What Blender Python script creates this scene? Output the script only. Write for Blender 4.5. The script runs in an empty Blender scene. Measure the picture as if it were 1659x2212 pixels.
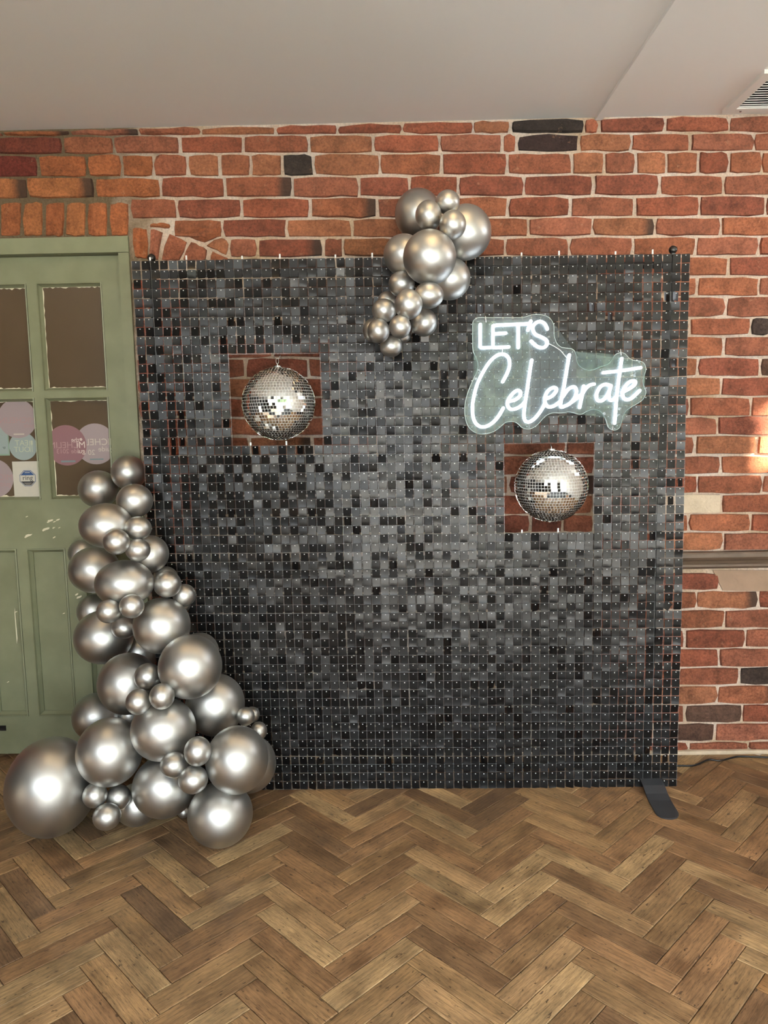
import bpy, bmesh, math, random
from mathutils import Vector, Matrix, Euler, noise
random.seed(7)
PI = math.pi
S = bpy.context.scene
COL = S.collection

# ------------------------------------------------------------------ camera
FPX = 1600.0; CX, CY = 829.5, 1106.0
CAM = Vector((0.809, -2.73, 1.262))
_p, _y, _r = math.radians(6.52), math.radians(-0.59), math.radians(-1.01)
FWD = Vector((math.sin(_y)*math.cos(_p), math.cos(_y)*math.cos(_p), -math.sin(_p)))
_rt = Vector((math.cos(_y), -math.sin(_y), 0)); _up = _rt.cross(FWD)
RT = math.cos(_r)*_rt + math.sin(_r)*_up
UP = -math.sin(_r)*_rt + math.cos(_r)*_up
cam = bpy.data.cameras.new('camera'); camo = bpy.data.objects.new('camera', cam); COL.objects.link(camo)
M = Matrix((RT, UP, -FWD)).transposed().to_4x4(); M.translation = CAM
camo.matrix_world = M
cam.sensor_fit = 'VERTICAL'; cam.sensor_height = 36.0; cam.lens = FPX/2212.0*36.0
cam.clip_start = 0.05; cam.clip_end = 100
S.camera = camo

# ------------------------------------------------------------------ world, sun, exposure
S.view_settings.view_transform = 'Standard'; S.view_settings.look = 'None'
S.view_settings.gamma = 1.0; S.view_settings.use_curve_mapping = False
S.view_settings.exposure = 0.33
SKY = 15.0
w = bpy.data.worlds.new('sky'); S.world = w; w.use_nodes = True
nt = w.node_tree; nt.nodes.clear()
o = nt.nodes.new('ShaderNodeOutputWorld'); b = nt.nodes.new('ShaderNodeBackground')
tc = nt.nodes.new('ShaderNodeTexCoord'); sx = nt.nodes.new('ShaderNodeSeparateXYZ'); rp = nt.nodes.new('ShaderNodeValToRGB')
rp.color_ramp.elements[0].position = 0.0; rp.color_ramp.elements[0].color = (0.95, 0.98, 1.0, 1)
rp.color_ramp.elements[1].position = 0.6; rp.color_ramp.elements[1].color = (0.80, 0.90, 1.0, 1)
nt.links.new(tc.outputs['Generated'], sx.inputs[0]); nt.links.new(sx.outputs['Z'], rp.inputs[0])
nt.links.new(rp.outputs[0], b.inputs['Color']); b.inputs['Strength'].default_value = SKY
nt.links.new(b.outputs[0], o.inputs['Surface'])
sun = bpy.data.lights.new('sun', 'SUN'); sun.energy = 175.0; sun.angle = math.radians(1.5); sun.color = (1.0, 0.86, 0.66)
suno = bpy.data.objects.new('sun', sun); COL.objects.link(suno)
suno.rotation_euler = Vector((-1.2, 0.9, -0.75)).to_track_quat('-Z', 'Y').to_euler()
S.cycles.max_bounces = 8; S.cycles.diffuse_bounces = 5; S.cycles.glossy_bounces = 5
S.cycles.transparent_max_bounces = 16
S.cycles.sample_clamp_indirect = 6.0; S.cycles.sample_clamp_direct = 6.0
S.cycles.caustics_reflective = False; S.cycles.caustics_refractive = False
S.cycles.use_denoising = True

# windows of the room behind the camera (x0, x1, z0, z1) in the wall y = -6
WIN = [(0.30, 2.04, 0.08, 2.18), (2.34, 3.36, 0.08, 2.18), (-1.10, 0.05, 1.20, 2.18)]  # the third, unseen, is added for more light and sequin reflections
YF = -4.2; XL = -2.6; XR = 3.42; ZC = 2.325
def portal(name, loc, rot, sx_, sy_):
    L = bpy.data.lights.new(name, 'AREA'); L.shape = 'RECTANGLE'; L.size = sx_; L.size_y = sy_
    ob = bpy.data.objects.new(name, L); COL.objects.link(ob); ob.location = loc; ob.rotation_euler = rot
    L.cycles.is_portal = True
for i, (x0, x1, z0, z1) in enumerate(WIN):
    portal('window_portal', ((x0+x1)/2, YF-0.08, (z0+z1)/2), (PI/2, 0, 0), x1-x0, z1-z0)

# ------------------------------------------------------------------ helpers
def ray(u, v): return FWD + (u-CX)/FPX*RT - (v-CY)/FPX*UP
def on_y(u, v, Y):
    d = ray(u, v); return CAM + d*((Y-CAM.y)/d.y)
def on_z(u, v, Z=0.0):
    d = ray(u, v); return CAM + d*((Z-CAM.z)/d.z)
def proj(P):
    d = Vector(P)-CAM; z = d.dot(FWD)
    return CX+FPX*d.dot(RT)/z, CY-FPX*d.dot(UP)/z, z
def lin(r, g, b):
    f = lambda c: (c/255/12.92) if c/255 <= 0.04045 else ((c/255+0.055)/1.055)**2.4
    return (f(r), f(g), f(b), 1.0)

class MB:
    """collects geometry, links it as ONE mesh object"""
    def __init__(s): s.v = []; s.f = []; s.m = []
    def add(s, vs, fs, mi=0):
        n = len(s.v); s.v += [tuple(v) for v in vs]; s.f += [tuple(i+n for i in f) for f in fs]; s.m += [mi]*len(fs); return s
    def box(s, a, b, mi=0, rot=None, piv=None):
        x0, y0, z0 = a; x1, y1, z1 = b
        vs = [Vector(p) for p in ((x0,y0,z0),(x1,y0,z0),(x1,y1,z0),(x0,y1,z0),(x0,y0,z1),(x1,y0,z1),(x1,y1,z1),(x0,y1,z1))]
        if rot is not None:
            pv = Vector(piv) if piv is not None else (vs[0]+vs[6])/2
            vs = [pv+rot@(q-pv) for q in vs]
        return s.add(vs, [(0,3,2,1),(4,5,6,7),(0,1,5,4),(1,2,6,5),(2,3,7,6),(3,0,4,7)], mi)
    def tube(s, pts, r, n=8, mi=0, cap=True, close=False):
        pts = [Vector(p) for p in pts]; N = len(pts); base = len(s.v)
        t0 = (pts[1]-pts[0]).normalized()
        ref = Vector((0,1,0)) if abs(t0.y) < 0.9 else Vector((1,0,0))
        rings = []
        for i, p in enumerate(pts):
            if close: t = pts[(i+1) % N]-pts[i-1]
            else: t = pts[min(i+1,N-1)]-pts[max(i-1,0)]
            t.normalize(); a = (ref-ref.dot(t)*t).normalized(); c = t.cross(a); ref = a
            rr = r[i] if isinstance(r, (list, tuple)) else r
            rings.append([p+rr*(math.cos(2*PI*k/n)*a+math.sin(2*PI*k/n)*c) for k in range(n)])
        vs = [q for R in rings for q in R]; fs = []
        for i in range(N if close else N-1):
            j = (i+1) % N
            for k in range(n):
                fs.append((i*n+k, i*n+(k+1) % n, j*n+(k+1) % n, j*n+k))
        if cap and not close: fs += [tuple(range(n))[::-1], tuple((N-1)*n+k for k in range(n))]
        return s.add(vs, fs, mi)
    def sphere(s, c, r, nu=16, nv=10, mi=0):
        c = Vector(c); vs = [c+Vector((0,0,-r))]; 
        for j in range(1, nv):
            th = -PI/2+PI*j/nv
            for i in range(nu):
                vs.append(c+r*Vector((math.cos(th)*math.cos(2*PI*i/nu), math.cos(th)*math.sin(2*PI*i/nu), math.sin(th))))
        vs.append(c+Vector((0,0,r))); fs = []
        for i in range(nu): fs.append((0, 1+(i+1) % nu, 1+i))
        for j in range(nv-2):
            for i in range(nu):
                a = 1+j*nu; fs.append((a+i, a+(i+1) % nu, a+nu+(i+1) % nu, a+nu+i))
        a = 1+(nv-2)*nu; L = len(vs)-1
        for i in range(nu): fs.append((a+i, a+(i+1) % nu, L))
        return s.add(vs, fs, mi)
    def prism_y(s, poly, y0, y1, mi=0):
        """polygon of (x,z), extruded from y0 (front, towards -y) to y1; poly counter-clockwise seen from -y"""
        n = len(poly)
        vs = [Vector((x, y0, z)) for x, z in poly]+[Vector((x, y1, z)) for x, z in poly]
        fs = [tuple(range(n)), tuple(range(2*n-1, n-1, -1))]+[(i, i+n, (i+1) % n+n, (i+1) % n) for i in range(n)]
        return s.add(vs, fs, mi)
    def mesh(s, name, mats, smooth=False):
        me = bpy.data.meshes.new(name); me.from_pydata(s.v, [], s.f)
        for m in (mats if isinstance(mats, (list, tuple)) else [mats]): me.materials.append(m)
        if any(s.m): me.polygons.foreach_set('material_index', s.m)
        if smooth: me.polygons.foreach_set('use_smooth', [True]*len(me.polygons))
        me.update(); return me
    def build(s, name, mats, parent=None, smooth=False, origin=None):
        if origin is not None:
            og = Vector(origin); s.v = [tuple(Vector(v)-og) for v in s.v]
        return put(s.mesh(name, mats, smooth), name, parent, origin)
def put(me, name, parent=None, loc=None):
    ob = bpy.data.objects.new(name, me); COL.objects.link(ob)
    if parent is not None: ob.parent = parent
    if loc is not None: ob.location = loc
    return ob
def kind(o, k): o['kind'] = k; return o
def tag(o, label, cat=None, group=None):
    o['label'] = label
    if cat: o['category'] = cat
    if group: o['group'] = group
    return o
def empty(name, label=None, cat=None, group=None, loc=(0,0,0)):
    o = bpy.data.objects.new(name, None); COL.objects.link(o); o.location = loc; o.empty_display_size = 0.05
    if label: tag(o, label, cat, group)
    return o
def resample(pts, n, closed=False):
    """smooth Catmull-Rom through pts"""
    P = [Vector(p) for p in pts]; out = []; N = len(P)
    segs = N if closed else N-1
    for i in range(segs):
        if closed: a, b, c, d = P[i-1], P[i], P[(i+1) % N], P[(i+2) % N]
        else: a, b, c, d = P[max(i-1,0)], P[i], P[i+1], P[min(i+2,N-1)]
        for k in range(n):
            t = k/n
            out.append(0.5*((2*b)+(c-a)*t+(2*a-5*b+4*c-d)*t*t+(3*b-a-3*c+d)*t**3))
    if not closed: out.append(P[-1])
    return out

# ------------------------------------------------------------------ materials
def mat(name, color, rough=0.5, metal=0.0, spec=0.5, bump=None, var=None, emit=None):
    m = bpy.data.materials.new(name); m.use_nodes = True; t = m.node_tree
    p = t.nodes['Principled BSDF']
    p.inputs['Base Color'].default_value = color; p.inputs['Roughness'].default_value = rough
    p.inputs['Metallic'].default_value = metal; p.inputs['Specular IOR Level'].default_value = spec
    tcn = t.nodes.new('ShaderNodeTexCoord')
    if var:   # (scale, amount)
        n = t.nodes.new('ShaderNodeTexNoise'); n.inputs['Scale'].default_value = var[0]; n.inputs['Detail'].default_value = 5
        t.links.new(tcn.outputs['Object'], n.inputs['Vector'])
        mx = t.nodes.new('ShaderNodeMix'); mx.data_type = 'RGBA'
        mx.inputs[6].default_value = tuple(c*(1-var[1]) for c in color[:3])+(1,)
        mx.inputs[7].default_value = tuple(min(1, c*(1+var[1])) for c in color[:3])+(1,)
        t.links.new(n.outputs['Fac'], mx.inputs[0]); t.links.new(mx.outputs[2], p.inputs['Base Color'])
    if bump:  # (scale, strength, distance)
        n = t.nodes.new('ShaderNodeTexNoise'); n.inputs['Scale'].default_value = bump[0]; n.inputs['Detail'].default_value = 6
        t.links.new(tcn.outputs['Object'], n.inputs['Vector'])
        bn = t.nodes.new('ShaderNodeBump'); bn.inputs['Strength'].default_value = bump[1]; bn.inputs['Distance'].default_value = bump[2]
        t.links.new(n.outputs['Fac'], bn.inputs['Height']); t.links.new(bn.outputs[0], p.inputs['Normal'])
    if emit:
        p.inputs['Emission Color'].default_value = emit[0]; p.inputs['Emission Strength'].default_value = emit[1]
    return m

def node(t, typ, **kw):
    n = t.nodes.new(typ)
    for k, v in kw.items(): setattr(n, k, v)
    return n
def mixc(t, fac, a, b, blend='MIX'):
    n = node(t, 'ShaderNodeMix', data_type='RGBA', blend_type=blend)
    for sock, val in ((n.inputs[0], fac), (n.inputs[6], a), (n.inputs[7], b)):
        if isinstance(val, (int, float)): sock.default_value = val
        elif isinstance(val, tuple): sock.default_value = val
        else: t.links.new(val, sock)
    return n.outputs[2]
def ramp(t, src, stops):
    r = node(t, 'ShaderNodeValToRGB'); e = r.color_ramp.elements
    e[0].position, e[0].color = stops[0][0], stops[0][1]
    e[1].position, e[1].color = stops[-1][0], stops[-1][1]
    for p, c in stops[1:-1]:
        k = e.new(p); k.color = c
    t.links.new(src, r.inputs[0]); return r.outputs[0]
def g(v): return (v, v, v, 1)

def piece_coords(t):
    """object coordinates shifted by the object's own random number"""
    tcn = node(t, 'ShaderNodeTexCoord'); oi = node(t, 'ShaderNodeObjectInfo')
    a = node(t, 'ShaderNodeVectorMath', operation='ADD'); s_ = node(t, 'ShaderNodeVectorMath', operation='SCALE')
    s_.inputs[0].default_value = (37.0, 91.0, 53.0); t.links.new(oi.outputs['Random'], s_.inputs['Scale'])
    t.links.new(tcn.outputs['Object'], a.inputs[0]); t.links.new(s_.outputs[0], a.inputs[1])
    return a.outputs[0], oi

def brick_mat():
    m = bpy.data.materials.new('brick'); m.use_nodes = True; t = m.node_tree; p = t.nodes['Principled BSDF']
    vec, oi = piece_coords(t)
    isl = node(t, 'ShaderNodeNewGeometry')
    n1 = node(t, 'ShaderNodeTexNoise'); n1.inputs['Scale'].default_value = 16; n1.inputs['Detail'].default_value = 6; n1.inputs['Roughness'].default_value = 0.65
    n2 = node(t, 'ShaderNodeTexNoise'); n2.inputs['Scale'].default_value = 120; n2.inputs['Detail'].default_value = 4; n2.inputs['Roughness'].default_value = 0.7
    n3 = node(t, 'ShaderNodeTexNoise'); n3.inputs['Scale'].default_value = 34; n3.inputs['Detail'].default_value = 7; n3.inputs['Roughness'].default_value = 0.8
    for n in (n1, n2, n3): t.links.new(vec, n.inputs['Vector'])
    c = mixc(t, 1.0, oi.outputs['Color'], ramp(t, n1.outputs['Fac'], [(0.28, g(0.5)), (0.5, g(1.0)), (0.72, (1.4, 1.34, 1.28, 1))]), 'MULTIPLY')
    c = mixc(t, 1.0, c, ramp(t, isl.outputs['Random Per Island'], [(0, g(0.82)), (1, g(1.18))]), 'MULTIPLY')
    c = mixc(t, 1.0, c, ramp(t, n2.outputs['Fac'], [(0.3, g(0.55)), (0.6, g(1.12))]), 'MULTIPLY')
    c = mixc(t, ramp(t, n3.outputs['Fac'], [(0.60, g(0)), (0.70, g(0.6))]), c, lin(196, 150, 122))
    # some bricks are burnt dark at one end
    tco = node(t, 'ShaderNodeTexCoord'); sxy = node(t, 'ShaderNodeSeparateXYZ'); t.links.new(tco.outputs['Object'], sxy.inputs[0])
    rnd_ = node(t, 'ShaderNodeMath', operation='FRACT'); m7 = node(t, 'ShaderNodeMath', operation='MULTIPLY'); m7.inputs[1].default_value = 17.3
    t.links.new(oi.outputs['Random'], m7.inputs[0]); t.links.new(m7.outputs[0], rnd_.inputs[0])
    bm_ = node(t, 'ShaderNodeMath', operation='MULTIPLY_ADD'); bm_.inputs[1].default_value = 0.05; t.links.new(n1.outputs['Fac'], bm_.inputs[0]); t.links.new(sxy.outputs['X'], bm_.inputs[2])
    burn = node(t, 'ShaderNodeMath', operation='MULTIPLY'); t.links.new(ramp(t, bm_.outputs[0], [(0.085, g(0)), (0.115, g(0.9))]), burn.inputs[0])
    t.links.new(ramp(t, rnd_.outputs[0], [(0.16, g(1)), (0.17, g(0))]), burn.inputs[1])
    c = mixc(t, burn.outputs[0], c, lin(62, 52, 46))
    t.links.new(c, p.inputs['Base Color']); p.inputs['Roughness'].default_value = 0.86; p.inputs['Specular IOR Level'].default_value = 0.25
    ad = node(t, 'ShaderNodeMath', operation='ADD'); ms = node(t, 'ShaderNodeMath', operation='MULTIPLY'); ms.inputs[1].default_value = 0.35
    t.links.new(n2.outputs['Fac'], ms.inputs[0]); t.links.new(n3.outputs['Fac'], ad.inputs[0]); t.links.new(ms.outputs[0], ad.inputs[1])
    bn = node(t, 'ShaderNodeBump'); bn.inputs['Strength'].default_value = 1.0; bn.inputs['Distance'].default_value = 0.014
    t.links.new(ad.outputs[0], bn.inputs['Height']); t.links.new(bn.outputs[0], p.inputs['Normal'])
    return m
def mortar_mat():
    m = bpy.data.materials.new('mortar'); m.use_nodes = True; t = m.node_tree; p = t.nodes['Principled BSDF']
    tcn = node(t, 'ShaderNodeTexCoord')
    n1 = node(t, 'ShaderNodeTexNoise'); n1.inputs['Scale'].default_value = 5; n1.inputs['Detail'].default_value = 5
    n2 = node(t, 'ShaderNodeTexNoise'); n2.inputs['Scale'].default_value = 130; n2.inputs['Detail'].default_value = 5; n2.inputs['Roughness'].default_value = 0.7
    for n in (n1, n2): t.links.new(tcn.outputs['Object'], n.inputs['Vector'])
    c = ramp(t, n1.outputs['Fac'], [(0.32, lin(206, 180, 150)), (0.5, lin(228, 206, 186)), (0.68, lin(240, 226, 212))])
    # newer grey pointing above the door
    sp = node(t, 'ShaderNodeSeparateXYZ'); t.links.new(tcn.outputs['Object'], sp.inputs[0])
    a = node(t, 'ShaderNodeMath', operation='MULTIPLY_ADD'); a.inputs[1].default_value = 0.45; t.links.new(n1.outputs['Fac'], a.inputs[0]); t.links.new(sp.outputs['X'], a.inputs[2])
    fx = ramp(t, a.outputs[0], [(0.07, g(1)), (0.26, g(0))])
    fz = ramp(t, sp.outputs['Z'], [(0.0, g(1)), (1.0, g(1))])
    c = mixc(t, fx, c, lin(112, 98, 78))
    c = mixc(t, 1.0, c, ramp(t, n2.outputs['Fac'], [(0.3, g(0.74)), (0.62, g(1.08))]), 'MULTIPLY')
    t.links.new(c, p.inputs['Base Color']); p.inputs['Roughness'].default_value = 0.95; p.inputs['Specular IOR Level'].default_value = 0.15
    bn = node(t, 'ShaderNodeBump'); bn.inputs['Strength'].default_value = 1.0; bn.inputs['Distance'].default_value = 0.01
    t.links.new(n2.outputs['Fac'], bn.inputs['Height']); t.links.new(bn.outputs[0], p.inputs['Normal'])
    return m
def wood_mat():
    """oak block: grain runs along the object's local X"""
    m = bpy.data.materials.new('oak'); m.use_nodes = True; t = m.node_tree; p = t.nodes['Principled BSDF']
    vec, oi = piece_coords(t)
    def mp(sc):
        k = node(t, 'ShaderNodeMapping'); k.inputs['Scale'].default_value = sc; t.links.new(vec, k.inputs['Vector']); return k.outputs[0]
    big = node(t, 'ShaderNodeTexNoise'); big.inputs['Scale'].default_value = 1; big.inputs['Detail'].default_value = 3; t.links.new(mp((6, 26, 10)), big.inputs['Vector'])
    wv = node(t, 'ShaderNodeTexWave', wave_type='BANDS', bands_direction='Y'); wv.inputs['Scale'].default_value = 26; wv.inputs['Distortion'].default_value = 9
    wv.inputs['Detail'].default_value = 3; wv.inputs['Detail Scale'].default_value = 0.6; t.links.new(mp((0.35, 1, 1)), wv.inputs['Vector'])
    fine = node(t, 'ShaderNodeTexNoise'); fine.inputs['Scale'].default_value = 1; fine.inputs['Detail'].default_value = 4; fine.inputs['Roughness'].default_value = 0.7
    t.links.new(mp((22, 420, 60)), fine.inputs['Vector'])
    blot = node(t, 'ShaderNodeTexNoise'); blot.inputs['Scale'].default_value = 11; blot.inputs['Detail'].default_value = 5; t.links.new(vec, blot.inputs['Vector'])
    pore = node(t, 'ShaderNodeTexNoise'); pore.inputs['Scale'].default_value = 1; pore.inputs['Detail'].default_value = 2; t.links.new(mp((55, 520, 80)), pore.inputs['Vector'])
    spk = node(t, 'ShaderNodeTexNoise'); spk.inputs['Scale'].default_value = 95; spk.inputs['Detail'].default_value = 2; t.links.new(mp((0.5, 1.3, 1)), spk.inputs['Vector'])
    c = mixc(t, 1.0, oi.outputs['Color'], ramp(t, big.outputs['Fac'], [(0.3, g(0.72)), (0.7, g(1.22))]), 'MULTIPLY')
    c = mixc(t, 0.38, c, mixc(t, 1.0, c, ramp(t, wv.outputs['Fac'], [(0.0, g(0.55)), (0.45, g(1.0)), (1, g(1.1))]), 'MULTIPLY'))
    c = mixc(t, 1.0, c, ramp(t, fine.outputs['Fac'], [(0.33, g(0.6)), (0.5, g(0.98)), (0.7, g(1.18))]), 'MULTIPLY')
    c = mixc(t, 1.0, c, ramp(t, blot.outputs['Fac'], [(0.3, (0.58, 0.55, 0.53, 1)), (0.52, g(0.98)), (0.75, (1.22, 1.2, 1.14, 1))]), 'MULTIPLY')
    c = mixc(t, ramp(t, pore.outputs['Fac'], [(0.55, g(0)), (0.68, g(0.6))]), c, mixc(t, 1.0, c, g(0.35), 'MULTIPLY'))
    c = mixc(t, ramp(t, spk.outputs['Fac'], [(0.66, g(0)), (0.72, g(0.8))]), c, lin(40, 28, 18))
    t.links.new(c, p.inputs['Base Color'])
    t.links.new(ramp(t, blot.outputs['Fac'], [(0.3, g(0.36)), (0.7, g(0.52))]), p.inputs['Roughness'])
    p.inputs['Specular IOR Level'].default_value = 0.38
    bn = node(t, 'ShaderNodeBump'); bn.inputs['Strength'].default_value = 0.35; bn.inputs['Distance'].default_value = 0.002
    t.links.new(fine.outputs['Fac'], bn.inputs['Height']); t.links.new(bn.outputs[0], p.inputs['Normal'])
    return m
def paint_mat():
    m = bpy.data.materials.new('sage_paint'); m.use_nodes = True; t = m.node_tree; p = t.nodes['Principled BSDF']
    tcn = node(t, 'ShaderNodeTexCoord')
    n1 = node(t, 'ShaderNodeTexNoise'); n1.inputs['Scale'].default_value = 9; n1.inputs['Detail'].default_value = 6
    n2 = node(t, 'ShaderNodeTexNoise'); n2.inputs['Scale'].default_value = 28; n2.inputs['Detail'].default_value = 3; n2.inputs['Roughness'].default_value = 0.55
    for n in (n1, n2): t.links.new(tcn.outputs['Object'], n.inputs['Vector'])
    c = ramp(t, n1.outputs['Fac'], [(0.3, lin(106, 110, 86)), (0.7, lin(121, 125, 100))])
    c = mixc(t, ramp(t, n2.outputs['Fac'], [(0.755, g(0)), (0.765, g(1))]), c, lin(196, 196, 168))
    t.links.new(c, p.inputs['Base Color']); p.inputs['Roughness'].default_value = 0.42; p.inputs['Specular IOR Level'].default_value = 0.4
    bn = node(t, 'ShaderNodeBump'); bn.inputs['Strength'].default_value = 0.25; bn.inputs['Distance'].default_value = 0.003
    t.links.new(n1.outputs['Fac'], bn.inputs['Height']); t.links.new(bn.outputs[0], p.inputs['Normal'])
    return m
def acrylic_mat(name, milk, tint, rough=0.0):
    """clear sheet: mostly transparent, mirror-like by Fresnel, slightly milky"""
    m = bpy.data.materials.new(name); m.use_nodes = True; t = m.node_tree; t.nodes.clear()
    out = node(t, 'ShaderNodeOutputMaterial'); tr = node(t, 'ShaderNodeBsdfTransparent'); tr.inputs[0].default_value = tint
    tl = node(t, 'ShaderNodeBsdfTranslucent'); tl.inputs[0].default_value = (0.85, 0.95, 0.97, 1)
    df = node(t, 'ShaderNodeBsdfDiffuse'); df.inputs[0].default_value = (0.85, 0.95, 0.97, 1)
    gl = node(t, 'ShaderNodeBsdfGlossy'); gl.inputs['Roughness'].default_value = rough
    fr = node(t, 'ShaderNodeFresnel'); fr.inputs[0].default_value = 1.49
    a = node(t, 'ShaderNodeMixShader'); a.inputs[0].default_value = 0.5; t.links.new(tl.outputs[0], a.inputs[1]); t.links.new(df.outputs[0], a.inputs[2])
    b_ = node(t, 'ShaderNodeMixShader'); b_.inputs[0].default_value = milk; t.links.new(tr.outputs[0], b_.inputs[1]); t.links.new(a.outputs[0], b_.inputs[2])
    c = node(t, 'ShaderNodeMixShader'); t.links.new(fr.outputs[0], c.inputs[0]); t.links.new(b_.outputs[0], c.inputs[1]); t.links.new(gl.outputs[0], c.inputs[2])
    t.links.new(c.outputs[0], out.inputs[0]); return m

M_BRICK, M_MORTAR, M_OAK, M_PAINT = brick_mat(), mortar_mat(), wood_mat(), paint_mat()
M_JOINT = mat('floor_joint', lin(26, 19, 13), 0.8)
M_CEIL = mat('ceiling_paint', lin(238, 237, 233), 0.75, spec=0.2, var=(1.5, 0.02))
M_WALL = mat('grey_wall', lin(72, 72, 72), 0.85, spec=0.2, var=(3, 0.04))
M_CREAM = mat('cream_wall', lin(206, 200, 190), 0.85, spec=0.2, var=(3, 0.04))
M_DARKWOOD = mat('dark_wood', lin(84, 70, 58), 0.45, bump=(60, 0.2, 0.002), var=(24, 0.3))
M_WHITE = mat('white_paint', lin(232, 230, 224), 0.4)
M_PANE = mat('obscured_glass', lin(78, 65, 50), 0.22, spec=0.5, bump=(420, 0.12, 0.001), var=(4, 0.12))
M_PUTTY = mat('old_putty', lin(206, 200, 176), 0.7, var=(40, 0.15))
M_BLACKMETAL = mat('black_powder_coat', lin(22, 23, 26), 0.45, spec=0.4)
M_FOOT = mat('charcoal_steel', lin(44, 47, 52), 0.5, spec=0.4, bump=(300, 0.1, 0.0005))
M_BLACKPLASTIC = mat('black_plastic', lin(14, 14, 15), 0.35)
M_TILE = mat('black_sequin', lin(11, 11, 12), 0.31, spec=0.25)
M_PIN = mat('clear_pin', lin(215, 218, 220), 0.3)
M_GRID = acrylic_mat('clear_grid', 0.25, (0.9, 0.88, 0.87, 1), 0.15)
M_CHROME = mat('chrome_latex', lin(184, 184, 181), 0.41, metal=1.0)
M_MIRROR = mat('mirror_glass', lin(238, 238, 236), 0.025, metal=1.0)
M_BALLBASE = mat('silver_ball_base', lin(228, 228, 226), 0.5)
M_STEEL = mat('bright_steel', lin(205, 205, 205), 0.2, metal=1.0)
M_ACRYL = acrylic_mat('clear_acrylic', 0.15, (0.93, 0.97, 0.97, 1))
M_EDGE = mat('acrylic_cut_edge', lin(206, 224, 224), 0.35)
M_NEON = mat('neon_tube', (0.9, 0.95, 1, 1), 0.4, emit=((0.80, 0.90, 1.0, 1), 4.5))
M_WIRE = mat('white_wire', lin(225, 228, 230), 0.4)
M_PLASTER = mat('old_plaster', lin(188, 172, 150), 0.95, spec=0.15, bump=(40, 0.8, 0.008), var=(12, 0.25))
M_FILL = mat('dirty_plaster', lin(140, 118, 100), 0.95, spec=0.15, bump=(30, 0.6, 0.006), var=(9, 0.3))
M_LAMP = mat('warm_lamp', (1, 0.8, 0.5, 1), 0.5, emit=((1.0, 0.66, 0.30, 1), 200.0))
M_LEAF = mat('leaf', lin(122, 136, 104), 0.6, var=(3, 0.5))
M_BARK = mat('bark', lin(80, 66, 52), 0.9)
M_LAWN = mat('paving', lin(222, 221, 217), 0.9, var=(2, 0.2))

# ------------------------------------------------------------------ room shell
def struct(o): return kind(o, 'structure')
DX0, DX1, DZ = -0.866, -0.114, 1.955     # door opening in the brick wall (outer edge of its frame)
wall = MB()
wall.box((XL, 0.006, -0.12), (DX0, 0.16, ZC+0.1)).box((DX1, 0.006, -0.12), (XR, 0.16, ZC+0.1)).box((DX0, 0.006, DZ), (DX1, 0.16, ZC+0.1))
wall_back = struct(wall.build('wall_back', M_MORTAR))
floor = struct(MB().box((XL, YF, -0.12), (XR, 0.006, -0.012)).box((DX0, 0.006, -0.12), (DX1, 1.0, -0.012)).build('floor', M_JOINT))
ceiling = struct(MB().box((XL, YF, ZC), (XR, 0.006, ZC+0.1)).build('ceiling', M_CEIL))
light_stop = MB()  # unseen box added behind the door to keep sky light out
light_stop.box((DX0-0.1, 0.16, -0.1), (DX0, 1.0, ZC)).box((DX1, 0.16, -0.1), (DX1+0.1, 1.0, ZC)).box((DX0-0.1, 1.0, -0.1), (DX1+0.1, 1.1, ZC)).box((DX0, 0.16, 2.0), (DX1, 1.0, 2.1))
struct(light_stop.build('wall_light_stop', M_WALL))
struct(MB().box((XL-0.1, YF, -0.1), (XL, 0.1, ZC+0.1)).build('wall_left', M_WALL))
# right wall with a small high light through which the sun reaches the brick
wr = MB()
RY0, RY1, RZ0, RZ1 = -1.03, -0.25, 1.86, 2.15
wr.box((XR, YF, -0.1), (XR+0.1, RY0, ZC+0.1)).box((XR, RY1, -0.1), (XR+0.1, 0.1, ZC+0.1))
wr.box((XR, RY0, -0.1), (XR+0.1, RY1, RZ0)).box((XR, RY0, RZ1), (XR+0.1, RY1, ZC+0.1))
struct(wr.build('wall_right', M_CREAM))
# wall behind the camera with its windows
wf = MB(); xs = sorted(WIN); cur = XL
for x0, x1, z0, z1 in xs:
    wf.box((cur, YF-0.15, -0.1), (x0, YF, ZC+0.1)); wf.box((x0, YF-0.15, -0.1), (x1, YF, z0)); wf.box((x0, YF-0.15, z1), (x1, YF, ZC+0.1)); cur = x1
wf.box((cur, YF-0.15, -0.1), (XR, YF, ZC+0.1))
struct(wf.build('wall_front', M_WALL))
for i, (x0, x1, z0, z1) in enumerate(WIN):
    f = MB(); t_ = 0.045
    f.box((x0, YF-0.06, z0), (x0+t_, YF-0.01, z1)).box((x1-t_, YF-0.06, z0), (x1, YF-0.01, z1))
    f.box((x0+t_, YF-0.06, z0), (x1-t_, YF-0.01, z0+t_)).box((x0+t_, YF-0.06, z1-t_), (x1-t_, YF-0.01, z1))
    if z0 < 0.5: f.box((x0+t_, YF-0.055, 0.80), (x1-t_, YF-0.015, 0.84))
    struct(f.build('window_%d' % (i+1), M_WHITE))
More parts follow.
